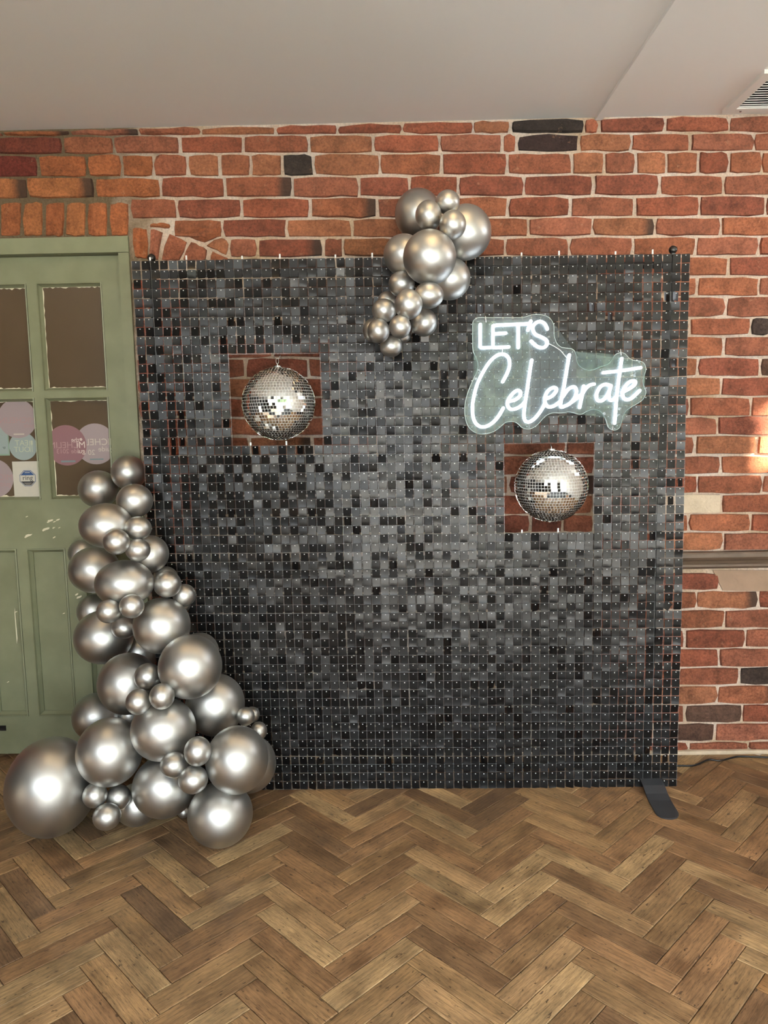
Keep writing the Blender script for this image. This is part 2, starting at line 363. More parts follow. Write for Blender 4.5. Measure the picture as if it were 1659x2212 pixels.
# street outside the windows: paving and a hedge of leaves, seen only in reflections
struct(MB().box((-9, -16, -0.5), (10, YF-0.15, -0.3)).build('paving', M_LAWN))
lv = MB(); rnd = random.Random(5)
for cx_, cy_, cz_, rx_ in ((2.0, -7.7, 1.9, 1.05), (3.1, -8.2, 2.1, 1.2), (4.2, -8.0, 1.9, 1.2), (-1.6, -9.6, 1.0, 1.3), (6.2, -9.5, 1.3, 1.3)):
    for k in range(1300):
        d = Vector((rnd.gauss(0,1), rnd.gauss(0,1), rnd.gauss(0,1))).normalized()*rx_*rnd.uniform(0.55, 1.0)
        c = Vector((cx_, cy_, cz_))+d
        if c.z < -0.3: continue
        a = Vector((rnd.gauss(0,1), rnd.gauss(0,1), rnd.gauss(0,1))).normalized(); bb = a.orthogonal().normalized()
        s_ = rnd.uniform(0.08, 0.16)
        lv.add([c-a*s_, c+bb*s_*0.5, c+a*s_, c-bb*s_*0.5], [(0,1,2,3)])
for k in range(46):  # leaves added in the sun's path to dapple the patch on the brick
    c = Vector((4.45+rnd.uniform(-0.3, 0.3), -1.35+rnd.uniform(-0.55, 0.55), 2.65+rnd.uniform(-0.35, 0.35)))
    a = Vector((rnd.gauss(0,1), rnd.gauss(0,1), rnd.gauss(0,1))).normalized(); bb = a.orthogonal().normalized(); s_ = rnd.uniform(0.04, 0.08)
    lv.add([c-a*s_, c+bb*s_*0.6, c+a*s_, c-bb*s_*0.6], [(0,1,2,3)])
fol = lv.build('foliage', M_LEAF); kind(fol, 'stuff'); tag(fol, 'green leafy hedge growing outside the windows', 'foliage')

# ------------------------------------------------------------------ ceiling details
struct(MB().box((1.541, -4.15, ZC-0.012), (1.568, 0.0, ZC)).build('trim_1', M_CEIL))
vent = empty('ceiling_vent', 'white louvred air vent set in the white ceiling close to the brick wall', 'vent', loc=(2.27, -0.18, ZC))
vx0, vx1, vy0, vy1 = 1.967-2.27, 0.303, -0.145, 0.143
fr = MB(); fw_ = 0.033
def rim(mb, x0, x1, y0, y1, w_, z0, z1):
    mb.box((x0, y0, z0), (x0+w_, y1, z1)).box((x1-w_, y0, z0), (x1, y1, z1)).box((x0+w_, y0, z0), (x1-w_, y0+w_, z1)).box((x0+w_, y1-w_, z0), (x1-w_, y1, z1))
rim(fr, vx0, vx1, vy0, vy1, fw_, -0.012, 0.0); fr.build('frame', M_WHITE, vent)
MB().box((vx0+fw_, vy0+fw_, -0.002), (vx1-fw_, vy1-fw_, 0.0)).build('duct', M_BLACKPLASTIC, vent)
ns = 13
for k in range(ns):
    yy = vy0+fw_+0.008+k*(vy1-vy0-2*fw_-0.016)/(ns-1)
    MB().box((vx0+fw_, yy-0.006, -0.0095), (vx1-fw_, yy+0.006, -0.0075), rot=Euler((0.35, 0, 0)).to_matrix()).build('slat', M_WHITE, vent)
for sxn in (vx0+0.055, vx1-0.055):
    MB().tube([(sxn, vy1-0.016, -0.0145), (sxn, vy1-0.016, -0.011)], 0.004, 8).build('screw', M_STEEL, vent)
for i, (lx, ly) in enumerate(((-0.05, -0.85), (1.02, -0.85), (2.1, -0.85), (0.5, -3.0), (1.9, -3.0))):
    nm = ['warm ceiling downlight in front of the green door', 'warm ceiling downlight in front of the short balloon garland', 'warm ceiling downlight next to the ceiling vent',
          'warm ceiling downlight in mid room on the door side of the batten', 'warm ceiling downlight in mid room next to the ceiling batten'][i]
    L = empty('ceiling_light', nm, 'lamp', 'ceiling downlights', loc=(lx, ly, ZC))
    n = 20; R0, R1 = 0.038, 0.055
    mb = MB(); vs = []
    for k in range(n):
        c_, s_ = math.cos(2*PI*k/n), math.sin(2*PI*k/n)
        vs += [(R0*c_, R0*s_, -0.004), (R1*c_, R1*s_, -0.006), (R1*c_, R1*s_, 0.0), (R0*c_, R0*s_, 0.0)]
    fs = []
    for k in range(n):
        j = (k+1) % n
        for q in range(4): fs.append((4*k+q, 4*k+(q+1) % 4, 4*j+(q+1) % 4, 4*j+q))
    mb.add(vs, fs).build('rim', M_WHITE, L)
    d = MB(); d.add([(R0*math.cos(2*PI*k/n), R0*math.sin(2*PI*k/n), -0.003) for k in range(n)], [tuple(range(n))[::-1]])
    d.build('lens', M_LAMP, L)

# ------------------------------------------------------------------ herringbone floor
BW, BL = 0.0640, 0.2758
e1 = Vector((1, 1, 0))/math.sqrt(2); e2 = Vector((1, -1, 0))/math.sqrt(2)
def block_mesh(seed):
    r = random.Random(seed); hl, hw = BL/2-0.0008, BW/2-0.0008
    bv = 0.0013; vs = []
    for (x, y) in ((-hl, -hw), (hl, -hw), (hl, hw), (-hl, hw)): vs.append((x, y, -0.0125))
    for (x, y) in ((-hl, -hw), (hl, -hw), (hl, hw), (-hl, hw)): vs.append((x, y, -bv))
    for (sx_, sy_) in ((-1, -1), (1, -1), (1, 1), (-1, 1)):
        vs.append((sx_*(hl-bv*r.uniform(0.8, 2.2)), sy_*(hw-bv*r.uniform(0.8, 1.8)), 0))
    fs = [(8, 9, 10, 11)]
    for k in range(4):
        j = (k+1) % 4; fs += [(k, j, 4+j, 4+k), (4+k, 4+j, 8+j, 8+k)]
    me = bpy.data.meshes.new('floor_block'); me.from_pydata(vs, [], fs); me.materials.append(M_OAK); me.update(); return me
BLK = [block_mesh(k) for k in range(6)]
rb = random.Random(11)
PAL = [lin(156, 126, 90), lin(148, 118, 84), lin(140, 109, 78), lin(162, 132, 96), lin(134, 105, 76), lin(150, 117, 84), lin(126, 100, 74), lin(170, 142, 104)]
blocks = []
for i in range(-8, 10):
    for k in range(-75, 12):
        A = Vector((0.046+i*math.sqrt(2)*BL, -0.652-k*math.sqrt(2)*BW, 0))
        A2 = A-Vector((0, math.sqrt(2)*BW, 0))
        blocks.append((A-e1*BL/2+e2*BW/2, PI/4))
        blocks.append((A2+e2*BL/2+e1*BW/2, -PI/4))
vis, rest, cutb = [], [], []
for c, a in blocks:
    if not (XL+0.14 < c.x < XR-0.14 and YF+0.14 < c.y): continue
    in_door = DX0+0.05 < c.x < DX1-0.05
    if c.y > (0.75 if in_door else 0.07): continue
    if not in_door and c.y > -0.145: cutb.append((c, a)); continue
    u, v, z = proj(c) if c.y > CAM.y+0.8 else (0, 9e9, 0)
    if -130 < u < 1789 and v < 2330 and c.y < 0.25: vis.append((v, c, a))
    else: rest.append((c, a))
# blocks of the strip along the wall that are cut by it
vis.sort(key=lambda q: -q[0])
def block_look(c):
    col = rb.choice(PAL); k = rb.uniform(0.70, 0.98)
    return (col[0]*k, col[1]*k, col[2]*k, 1)
rest += [(c, a) for _, c, a in vis[240:]]
for _, c, a in vis[:240]:
    ob = put(rb.choice(BLK), 'floor_block', floor, c+Vector((0, 0, rb.uniform(-0.0007, 0))))
    ob.rotation_euler = (rb.gauss(0, 0.002), rb.gauss(0, 0.001), a+(PI if rb.random() < 0.5 else 0)); ob.color = block_look(c)
for ang in (PI/4, -PI/4):
    mb = MB(); R = Matrix.Rotation(ang, 3, 'Z'); RI = R.inverted()
    for c, a in rest:
        if abs(a-ang) > 0.1: continue
        me = rb.choice(BLK); cc = RI@c
        mb.add([v.co+cc for v in me.vertices], [tuple(p.vertices) for p in me.polygons])
    ob = kind(mb.build('floor_blocks', M_OAK, floor), 'stuff'); ob.rotation_euler = (0, 0, ang); ob.color = lin(138, 104, 68)
# blocks cut off along the brick wall
YCUT = -0.0185
for c, a in cutb:
    R = Matrix.Rotation(a, 3, 'Z'); hl, hw = BL/2-0.0008, BW/2-0.0008
    P = [c+R@Vector(q) for q in ((-hl, -hw, 0), (hl, -hw, 0), (hl, hw, 0), (-hl, hw, 0))]; Q = []
    for k in range(4):
        p0, p1 = P[k], P[(k+1) % 4]
        if p0.y <= YCUT: Q.append(p0)
        if (p0.y <= YCUT) != (p1.y <= YCUT): Q.append(p0+(p1-p0)*((YCUT-p0.y)/(p1.y-p0.y)))
    if len(Q) < 3: continue
    area = 0.5*abs(sum(Q[k].x*Q[(k+1) % len(Q)].y-Q[(k+1) % len(Q)].x*Q[k].y for k in range(len(Q))))
    if area < 1e-4: continue
    RI = R.inverted(); L_ = [RI@(q-c) for q in Q]; n_ = len(L_)
    mb = MB().add(L_+[q-Vector((0, 0, 0.0125)) for q in L_], [tuple(range(n_))]+[(k, k+n_, (k+1) % n_+n_, (k+1) % n_) for k in range(n_)])
    ob = mb.build('floor_block', M_OAK, floor); ob.location = c; ob.rotation_euler = (0, 0, a); ob.color = block_look(c)
bb_ = struct(MB().box((DX1+0.002, -0.018, -0.012), (XR-0.001, 0.004, 0.014)).build('baseboard_back', M_PLASTER))

# ------------------------------------------------------------------ brick wall
rk = random.Random(3)
REDS = [lin(160, 98, 74), lin(154, 90, 68), lin(166, 104, 76), lin(146, 86, 68), lin(162, 102, 80), lin(154, 96, 74), lin(170, 112, 82)]
ORANGE = [lin(170, 104, 68), lin(174, 112, 72), lin(160, 96, 62)]
BLACK = lin(52, 45, 42)
def brick_geo(quad, proud, jit=0.0029, cut=None):
    """quad: 4 (x,z) corners counter-clockwise from lower-left -> verts, faces"""
    (ax, az), (bx, bz), (cx_, cz_), (dx, dz) = quad
    nx, nz = 4, 2; vs = []; idx = {}
    for j in range(nz+1):
        for i in range(nx+1):
            s_, t_ = i/nx, j/nz
            x = (ax*(1-s_)+bx*s_)*(1-t_)+(dx*(1-s_)+cx_*s_)*t_
            z = (az*(1-s_)+bz*s_)*(1-t_)+(dz*(1-s_)+cz_*s_)*t_
            edge = i in (0, nx) or j in (0, nz); corner = i in (0, nx) and j in (0, nz)
            mx, mz = (ax+bx+cx_+dx)/4, (az+bz+cz_+dz)/4
            ins = 0.004 if corner else 0.0015
            if edge:
                v = Vector((mx-x, 0, mz-z)); 
                x += (1 if mx > x else -1)*ins*(i in (0, nx)); z += (1 if mz > z else -1)*ins*(j in (0, nz))
            x += rk.gauss(0, jit*0.6); z += rk.gauss(0, jit*0.5)
            y = -proud+rk.gauss(0, jit*0.7)+(0.0035 if corner else 0.0015 if edge else 0)
            idx[i, j] = len(vs); vs.append(Vector((x, y, z)))
    fs = [(idx[i, j], idx[i+1, j], idx[i+1, j+1], idx[i, j+1]) for j in range(nz) for i in range(nx)]
    per = [(i, 0) for i in range(nx)]+[(nx, j) for j in range(nz)]+[(i, nz) for i in range(nx, 0, -1)]+[(0, j) for j in range(nz, 0, -1)]
    m_ = Vector(((ax+bx+cx_+dx)/4, 0, (az+bz+cz_+dz)/4)); base = len(vs)
    for q in per:
        v = vs[idx[q]]; d = v-m_; d.y = 0
        vs.append(Vector((v.x+(0.003 if d.x > 0 else -0.003)*(q[0] in (0, nx)), 0.012, v.z+(0.003 if d.z > 0 else -0.003)*(q[1] in (0, nz)))))
    n = len(per)
    for k in range(n):
        j = (k+1) % n; fs.append((idx[per[k]], base+k, base+j, idx[per[j]]))
    return vs, fs
wallstuff = MB()
seen = [0]
def brick(quad, color=None, proud=None, alone=True):
    proud = rk.uniform(0.002, 0.009) if proud is None else proud
    vs, fs = brick_geo(quad, proud)
    if not alone: wallstuff.add(vs, fs); return
    c = Vector((sum(q[0] for q in quad)/4, 0, sum(q[1] for q in quad)/4))
    ob = MB().add([v-c for v in vs], fs).build('brick', M_BRICK, wall_back); ob.location = c
    if color is None:
        color = rk.choice(REDS); k = rk.uniform(0.74, 1.0); color = (color[0]*k, color[1]*k, color[2]*k, 1)
    ob.color = color; seen[0] += 1
    if sum(color[:3]) < 0.16: ob['label'] = 'blackened brick'
ZR = [ZC-0.004+0.03, 2.261, 2.199, 2.123, 2.05, 1.979, 1.912, 1.844, 1.773, 1.704, 1.631, 1.565, 1.491, 1.42, 1.349, 1.277, 1.209, 1.137, 1.066, 0.994, 0.922, 0.853, 0.781, 0.702, 0.632, 0.56, 0.485, 0.410, 0.336, 0.264, 0.190, 0.116, 0.042, -0.02]
def zline(k, x):
    if k == 0: return ZC-0.004
    sl = -0.0155 if ZR[k] > 1.2 else -0.0155*max(0.25, ZR[k]/1.2)
    z = ZR[k]+sl*(x-2.15)
    return min(z, ZC-0.004)
# joints read along each course (photo columns at that course), completed leftwards and rightwards at the pitch
J = {
 0: [-85, 8, 152, 300, 434, 595, 730, 870, 1022, 1103, 1262, 1295, 1437, 1575, 1715],
 1: [-5, 135, 245, 388, 525, 667, 806, 949, 1085, 1117, 1252, 1364, 1492, 1630, 1770],
 2: [-60, 82, 188, 263, 332, 404, 475, 542, 610, 677, 820, 955, 1095, 1236, 1305, 1374, 1441, 1509, 1575, 1647, 1720],
 3: [-85, 60, 205, 347, 485, 632, 775, 885, 990, 1132, 1282, 1425, 1564, 1700],
 4: [280, 383, 522, 670, 815, 957, 1097, 1232, 1372, 1512, 1655, 1790],
 5: [373, 480, 619, 760, 900, 1020, 1142, 1280, 1416, 1557, 1695],
 6: [495, 555, 698, 742, 858, 960, 1092, 1230, 1367, 1505, 1640, 1780],
 7: [1435, 1575, 1715], 8: [1506, 1640, 1780], 9: [1436, 1569, 1705], 10: [1490, 1622, 1665, 1800], 11: [1428, 1564, 1700], 12: [1508, 1643, 1780],
 13: [1423, 1558, 1693], 14: [1490, 1622, 1757], 15: [1415, 1550, 1685], 16: [1502, 1636, 1770], 17: [1420, 1557, 1692], 18: [1506, 1647, 1780],
 19: [1422, 1559, 1692], 20: [1488, 1622, 1757], 21: [1428, 1563, 1697], 22: [1500, 1634, 1768], 23: [1420, 1555, 1690], 24: [1505, 1639, 1772], 25: [1430, 1565, 1697],
 26: [1480, 1610, 1740], 27: [1420, 1554, 1685], 28: [1465, 1598, 1728], 29: [1418, 1550, 1680], 30: [1480, 1604, 1730], 31: [1412, 1545, 1675], 32: [1487, 1618, 1745]}
SPECIAL = {(0, 1103): BLACK, (1, 1117): lin(58, 44, 42), (2, 610): lin(60, 52, 48), (1, -5): lin(110, 58, 46), (2, -60): lin(108, 50, 42),
           (2, 82): ORANGE[2], (2, 188): ORANGE[0], (2, 263): ORANGE[0], (3, -85): ORANGE[1], (3, 60): ORANGE[1], (3, 205): ORANGE[0], (0, 8): ORANGE[2], (0, 1262): lin(165, 100, 76),
           (28, 1598): lin(70, 58, 52), (30, 1480): lin(98, 74, 62), (10, 1622): lin(70, 58, 54), (6, 742): lin(138, 92, 64), (12, 1373): lin(160, 130, 92),
           (5, 900): lin(108, 60, 46)}
PITCH = 0.2325; GAP = 0.0043
def wall_x(u, k):
    z = zline(k, 0.9)-0.035
    d = ray(u, CY); 
    # column u at the height of course k
    v = CY
    for _ in range(3):
        P = on_y(u, v, 0.0); _, v, _ = proj((P.x, 0.0, z))
    return on_y(u, v, 0.0).x
HOLES = [(0.268, 0.568, 1.18, 1.53), (1.168, 1.455, 0.875, 1.24)]   # openings of the backdrop, seen wall behind them
for k in range(len(ZR)-1):
    js = [(wall_x(u, k), u) for u in J[k]] if k in J else []
    if not js: continue
    xs_ = [q for q in js]
    r = random.Random(100+k)
    # leftwards
    stop = XL+0.05
    while xs_[0][0] > stop:
        half = (k % 6 == 2)
        xs_.insert(0, (xs_[0][0]-(PITCH/2 if half else PITCH)*r.uniform(0.97, 1.03), None))
    while xs_[-1][0] < XR-0.05: xs_.append((xs_[-1][0]+PITCH*r.uniform(0.97, 1.03), None))
    for (xa, ua), (xb, ub) in zip(xs_[:-1], xs_[1:]):
        xa0, xb0 = max(xa, XL+0.003), min(xb, XR-0.003)
        zt_, zb_ = zline(k, (xa+xb)/2), zline(k+1, (xa+xb)/2)
        if zb_ < 0.0: zb_ = 0.004
        if zt_-zb_ < 0.012 or xb0-xa0 < 0.02: continue
        # leave the door, the soldier course and the old arch free
        lim = DX1+0.004
        if zb_ < 1.985 or k >= 4:
            left_free = lim if k >= 4 else None
            if k in (4,): left_free = wall_x(281, k)
            if k == 5: left_free = wall_x(373, k)
            if k == 6: left_free = wall_x(495, k)
            if k == 7: left_free = 0.12
            if xa0 < left_free and xb0 > DX0-0.3:
                if xb0 > left_free+0.03: xa0 = left_free
                elif xa0 < DX0-0.03 and k > 6: xb0 = min(xb0, DX0-0.004)
                else: continue
            if xb0-xa0 < 0.02: continue
        # old plaster on the right
        if k in (18, 19) and 1.82 < (xa0+xb0)/2 < (1.93 if k == 18 else 2.03) and ua is not None and ua < 1500: 
            continue
        if k == 23 and ua is not None and ua >= 1555: continue
        q = [(xa0+GAP, zline(k+1, xa0)+GAP if zb_ > 0.01 else zb_), (xb0-GAP, zline(k+1, xb0)+GAP if zb_ > 0.01 else zb_), (xb0-GAP, zline(k, xb0)-GAP*0.8), (xa0+GAP, zline(k, xa0)-GAP*0.8)]
        if k == 22 or (k == 23 and False):
            continue                                        # the dado rail takes this course
        exposed = (k <= 6 and xb0 > -0.75 and xa0 < 2.4) or (xb0 > 1.74 and xa0 < 2.36) or any(xb0 > h0 and xa0 < h1 and zt_ > h2 and zb_ < h3 for h0, h1, h2, h3 in HOLES)
        exposed = exposed and (k <= 6 or xa0 > -0.1)
        col = SPECIAL.get((k, ua))
        if col is None and exposed and r.random() < 0.07 and k > 6: col = lin(96, 70, 58)
        brick(q, col, 0.014 if (k, ua) in ((0, 1103), (6, 742)) else None, exposed)
sb = kind(wallstuff.build('brickwork', M_BRICK, wall_back), 'stuff'); sb.color = lin(150, 80, 58)
# soldier course over the door
sj = [-75, -28, 20, 68, 114, 162, 210, 258, 303]
se = [(2, 45), (50, 90), (97, 137), (143, 184), (188, 229), (238, 276)]
for a_, b_ in [(-93, -52), (-46, -5)]+se:
    p0, p1, p2, p3 = on_y(a_, 509, 0), on_y(b_, 509, 0), on_y(b_, 437, 0), on_y(a_, 439, 0)
    brick([(p0.x, p0.z), (p1.x, p1.z), (p2.x, p2.z), (p3.x, p3.z)], rk.choice(ORANGE))
for a_ in range(4):
    x1 = on_y(-93, 509, 0).x-0.012-a_*0.077
    if x1-0.066 > DX0-0.4: brick([(x1-0.066, 1.96), (x1, 1.96), (x1, 2.075), (x1-0.066, 2.075)], rk.choice(ORANGE))
# remains of an old arch right of the door head
def pquad(*pts):
    ps = [on_y(u, v, 0) for u, v in pts]; return [(p.x, p.z) for p in ps]
for pts, c in [(((289, 556), (318, 558), (318, 492), (286, 492)), ORANGE[2]), (((320, 562), (342, 562), (352, 500), (325, 494)), REDS[4]),
               (((347, 562), (388, 562), (403, 520), (362, 503)), REDS[0]), (((394, 562), (443, 564), (449, 538), (411, 521)), REDS[5]),
               (((451, 564), (492, 564), (494, 560), (458, 541)), REDS[2]), (((378, 500), (440, 525), (478, 507), (475, 480)), lin(146, 88, 60)), (((445, 528), (490, 552), (494, 524), (480, 512)), REDS[6]),
               (((322, 488), (366, 494), (366, 482), (330, 480)), ORANGE[0])]:
    brick(pquad(*pts), c)
# plaster patches
pl = MB(); q = pquad((1462, 1108), (1554, 1108), (1556, 1069), (1462, 1069)); pl.prism_y(q, -0.002, 0.01)
q = pquad((1462, 1066), (1497, 1066), (1505, 1028), (1462, 1028)); pl.prism_y(q, -0.001, 0.01); pl.build('plaster_patch', M_PLASTER, wall_back)
pl = MB(); q = pquad((1562, 1276), (1720, 1278), (1720, 1232), (1540, 1232)); pl.prism_y(q, 0.0005, 0.01); pl.build('plaster_patch', M_FILL, wall_back)

# dado rail: moulded profile swept along the wall
zt = 0.783
prof = [(0.006, zt), (-0.03, zt), (-0.034, zt-0.006), (-0.034, zt-0.018), (-0.028, zt-0.026), (-0.018, zt-0.034), (-0.014, zt-0.042), (-0.02, zt-0.047), (-0.02, zt-0.055), (-0.008, zt-0.064), (0.006, zt-0.066)]
for q_, (X0, X1) in enumerate(((DX1+0.004, XR-0.002), (XL+0.002, DX0-0.004))):
    dr = MB(); n = len(prof)
    dr.add([Vector((X0, y, z)) for y, z in prof]+[Vector((X1, y, z)) for y, z in prof],
           [(i, i+n, (i+1) % n+n, (i+1) % n) for i in range(n)]+[tuple(range(n)), tuple(range(2*n-1, n-1, -1))])
    struct(dr.build('trim_%d' % (q_+2), M_DARKWOOD))

# ------------------------------------------------------------------ door
door = struct(empty('door_1', loc=(0, 0, 0)))
XA, XB = -0.153, -0.827; XM = (XA+XB)/2; YD = 0.035; ZT, ZB = 1.898, 0.017
fm = MB()
fm.box((XA+0.001, -0.006, 0.0), (DX1, 0.12, 1.898)).box((DX0, -0.006, 0.0), (XB-0.001, 0.12, 1.898)).box((DX0, -0.006, 1.9), (DX1, 0.12, DZ))
fm.box((XA-0.012, YD+0.045, 0.0), (XA+0.001, 0.12, 1.898)).box((XB-0.001, YD+0.045, 0.0), (XB+0.012, 0.12, 1.898)).box((XB, YD+0.045, 1.886), (XA, 0.12, 1.9))
fm.build('door_frame', M_PAINT, door)
PR0, PR1 = XM+0.019, -0.233          # right pane column
PL0, PL1 = 2*XM-PR1, 2*XM-PR0
ZP = [(1.806, 1.416), (1.394, 1.013)]
st = MB(); T = 0.04
def slab(x0, x1, z0, z1, y0=YD, y1=YD+T): st.box((x0, y0, z0), (x1, y1, z1))
slab(PR1, XA-0.003, ZB, ZT); slab(XB, PL0, ZB, ZT)
slab(PL0, PR1, ZP[0][0], ZT); slab(PL0, PR1, 0.828, ZP[1][1]); slab(PL0, PR1, ZB, 0.168)
slab(PL1, PR0, ZP[1][1], ZP[0][0]); slab(PL0, PL1, ZP[1][0], ZP[0][1]); slab(PR0, PR1, ZP[1][0], ZP[0][1])
LP = [(-0.578, -0.431), (-0.363, PR1), (PL0, -0.647)]
LP = [(PL0, 2*XM+0.363), (-0.5635, -0.4165), (-0.363, PR1)]
LP[1] = (-0.578, -0.431)
slab(LP[0][1], LP[1][0], 0.168, 0.828); slab(LP[1][1], LP[2][0], 0.168, 0.828)
st.build('leaf', M_PAINT, door)
def mould(x0, x1, z0, z1, w_=0.013):
    """ovolo bead round an opening"""
    mb = MB()
    steps = [(0.0, YD-0.003), (0.3*w_, YD-0.004), (0.45*w_, YD+0.004), (w_, YD+0.016), (w_, YD+0.024)]
    R = []
    for ins, y in steps: R.append([(x0+ins, y, z0+ins), (x1-ins, y, z0+ins), (x1-ins, y, z1-ins), (x0+ins, y, z1-ins)])
    vs = [Vector(p) for r_ in R for p in r_]; fs = []
    for i in range(len(R)-1):
        for k in range(4): fs.append((4*i+k, 4*i+(k+1) % 4, 4*i+4+(k+1) % 4, 4*i+4+k))
    return mb.add(vs, fs)
panes = []
for (x0, x1) in ((PL0, PL1), (PR0, PR1)):
    for (z1, z0) in ZP:
        mould(x0, x1, z0, z1).build('pane_moulding', M_PAINT, door)
        pn = MB().box((x0+0.012, YD+0.018, z0+0.012), (x1-0.012, YD+0.024, z1-0.012)).build('pane', M_PANE, door)
        panes.append((pn, x0+0.013, x1-0.013, z0+0.013, z1-0.013))
        # ragged old putty line round the glass
        pt = MB(); yy = YD+0.0165; rr = random.Random(int(1000*x0+z0*77))
        def strip(a, b, horiz, sgn):
            n_ = 22; top, bot = [], []
            for i in range(n_+1):
                s_ = a[0]+(b[0]-a[0])*i/n_; t_ = a[1]+(b[1]-a[1])*i/n_; wd = max(0.0004, rr.gauss(0.002, 0.0016))
                top.append(Vector((s_, yy, t_))); bot.append(Vector((s_, yy, t_+sgn*wd)) if horiz else Vector((s_+sgn*wd, yy, t_)))
            vs = top+bot; n1 = n_+1
            fs = [(i, i+1, n1+i+1, n1+i) for i in range(n_)]
            if (horiz and sgn > 0) or (not horiz and sgn < 0): pt.add(vs, fs)
            else: pt.add(vs, [f_[::-1] for f_ in fs])
        xi0, xi1, zi0, zi1 = x0+0.0128, x1-0.0128, z0+0.0128, z1-0.0128
        strip((xi0, zi1), (xi1, zi1), True, -1); strip((xi0, zi0), (xi1, zi0), True, 1); strip((xi0, zi0), (xi0, zi1), False, 1)
        pt.build('putty', M_PUTTY, pn)
for (x0, x1) in LP:
    mould(x0, x1, 0.168, 0.828, 0.016).build('panel_moulding', M_PAINT, door)
    MB().box((x0+0.014, YD+0.02, 0.182), (x1-0.014, YD+0.03, 0.814)).build('door_panel', M_PAINT, door)
a_ = on_y(-22, 1578, YD); b_ = on_y(13, 1567, YD)
mb = MB(); rim_ = [(a_.x, a_.z), (b_.x, a_.z), (b_.x, b_.z), (a_.x, b_.z)]
mb.prism_y(rim_, YD-0.004, YD+0.002); mb.box((a_.x+0.003, YD-0.006, (a_.z+b_.z)/2-0.0025), (b_.x-0.004, YD-0.003, (a_.z+b_.z)/2+0.0025))
tag(mb.build('bolt_plate', M_BLACKPLASTIC, door), 'small black metal bolt plate')
# bare chips of paint
chip = MB(); rc = random.Random(9)
for u, v, a in ((108, 1125, 9), (118, 1127, 4), (125, 1123, 5), (98, 1143, 10), (60, 1157, 10), (117, 1161, 5), (128, 1140, 3), (116, 1140, 4), (170, 1290, 7), (166, 1284, 5), (34, 1322, 4), (138, 1325, 3), (58, 1116, 3), (18, 1473, 3)):
    n_ = 9; pts = []
    for i in range(n_):
        th = 2*PI*i/n_; rr = a*rc.uniform(0.55, 1.1); pts.append((u+rr*math.cos(th), v-rr*0.38*math.sin(th)-0.35*rr*math.cos(th)))
    ps = [on_y(p[0], p[1], YD) for p in pts]
    chip.prism_y([(p.x, p.z) for p in ps], YD-0.0006, YD+0.001)
for z0_, z1_ in ((0.46, 0.60),):
    chip.prism_y([(-0.6405, z0_), (-0.6365, z0_+0.02), (-0.638, z1_), (-0.6405, z1_-0.02)], YD-0.0042, YD-0.003)
kind(chip.build('paint_chips', M_PUTTY, door), 'stuff')

# stickers on the panes
M_MAUVE = mat('mauve_sticker', lin(118, 84, 90), 0.4); M_PALE = mat('pale_mauve_sticker', lin(140, 126, 129), 0.4)
M_BLUE = mat('pale_blue_sticker', lin(132, 144, 143), 0.4); M_CARD = mat('white_card', lin(180, 176, 164), 0.6, var=(60, 0.06))
M_MINT = mat('mint_card', lin(118, 140, 124), 0.5); M_NAVY = mat('navy_print', lin(28, 62, 110), 0.4); M_INK = mat('black_print', lin(34, 36, 40), 0.5)
M_PRINT_W = mat('pale_print', lin(196, 186, 178), 0.5); M_PRINT_M = mat('faded_print', lin(150, 122, 124), 0.5); M_PRINT_B = mat('faded_white_print', lin(178, 166, 156), 0.5)
M_TEAL = mat('teal_print', lin(96, 116, 122), 0.5); M_CREAM = mat('faded_cream_print', lin(166, 168, 148), 0.5)
def text(body, h, mats, parent, x, y, z, mirror=False, align='CENTER', name='lettering', bold=0.0):
    cu = bpy.data.curves.new(name, 'FONT'); cu.body = body; cu.size = h; cu.align_x = align; cu.align_y = 'CENTER'; cu.offset = bold
    tmp = bpy.data.objects.new(name, cu); COL.objects.link(tmp)
    bpy.context.view_layer.update()
    me = bpy.data.meshes.new_from_object(tmp.evaluated_get(bpy.context.evaluated_depsgraph_get()))
    bpy.data.objects.remove(tmp)
    for v in me.vertices:
        vx, vy = v.co.x*(-1 if mirror else 1), v.co.y
        v.co = (x+vx, y, z+vy)
    if mirror: me.flip_normals()
    me.materials.clear(); me.materials.append(mats)
    me.name = name
    return put(me, name, parent)
YG = YD+0.018
def disc(pane, u, v, r_, layer, m, label, clipr=None):
    pn, x0, x1, z0, z1 = pane
    c = on_y(u, v, YG); R = r_*proj(c)[2]/FPX
    y0 = YG-0.0006*layer
    pts = []
    for k in range(40):
        th = 2*PI*k/40; pts.append((min(max(c.x+R*math.cos(th), x0), x1), min(max(c.z+R*math.sin(th), z0), z1)))
    # drop repeated points made by clipping
    q = [pts[0]]
    for p in pts[1:]:
        if abs(p[0]-q[-1][0])+abs(p[1]-q[-1][1]) > 1e-5: q.append(p)
    ob = MB().prism_y(q, y0-0.0004, y0+0.0001).build('sticker', m, door)
    tag(ob, label); return ob, c, R, y0-0.0006
pTL, pBL, pTR, pBR = panes[0], panes[1], panes[2], panes[3]
s, c, R, y = disc(pBR, 206.5, 959, 44, 1, M_PALE, 'pale pink round sticker behind the mauve one')
text('MICHELIN', R*0.46, M_PRINT_B, s, c.x+R*0.05, y, c.z+R*0.08, True); text('guide', R*0.36, M_PRINT_B, s, c.x+R*0.5, y, c.z-R*0.26, True); text('20', R*0.36, M_PRINT_B, s, c.x-R*0.22, y, c.z-R*0.42, True)
MB().box((c.x-R*0.32, y, c.z-R*0.78), (c.x+R*0.35, y+0.0003, c.z-R*0.72)).build('print_bar', M_TEAL, s)
s, c, R, y = disc(pBR, 144, 962, 43.5, 3, M_MAUVE, 'darker mauve round sticker')
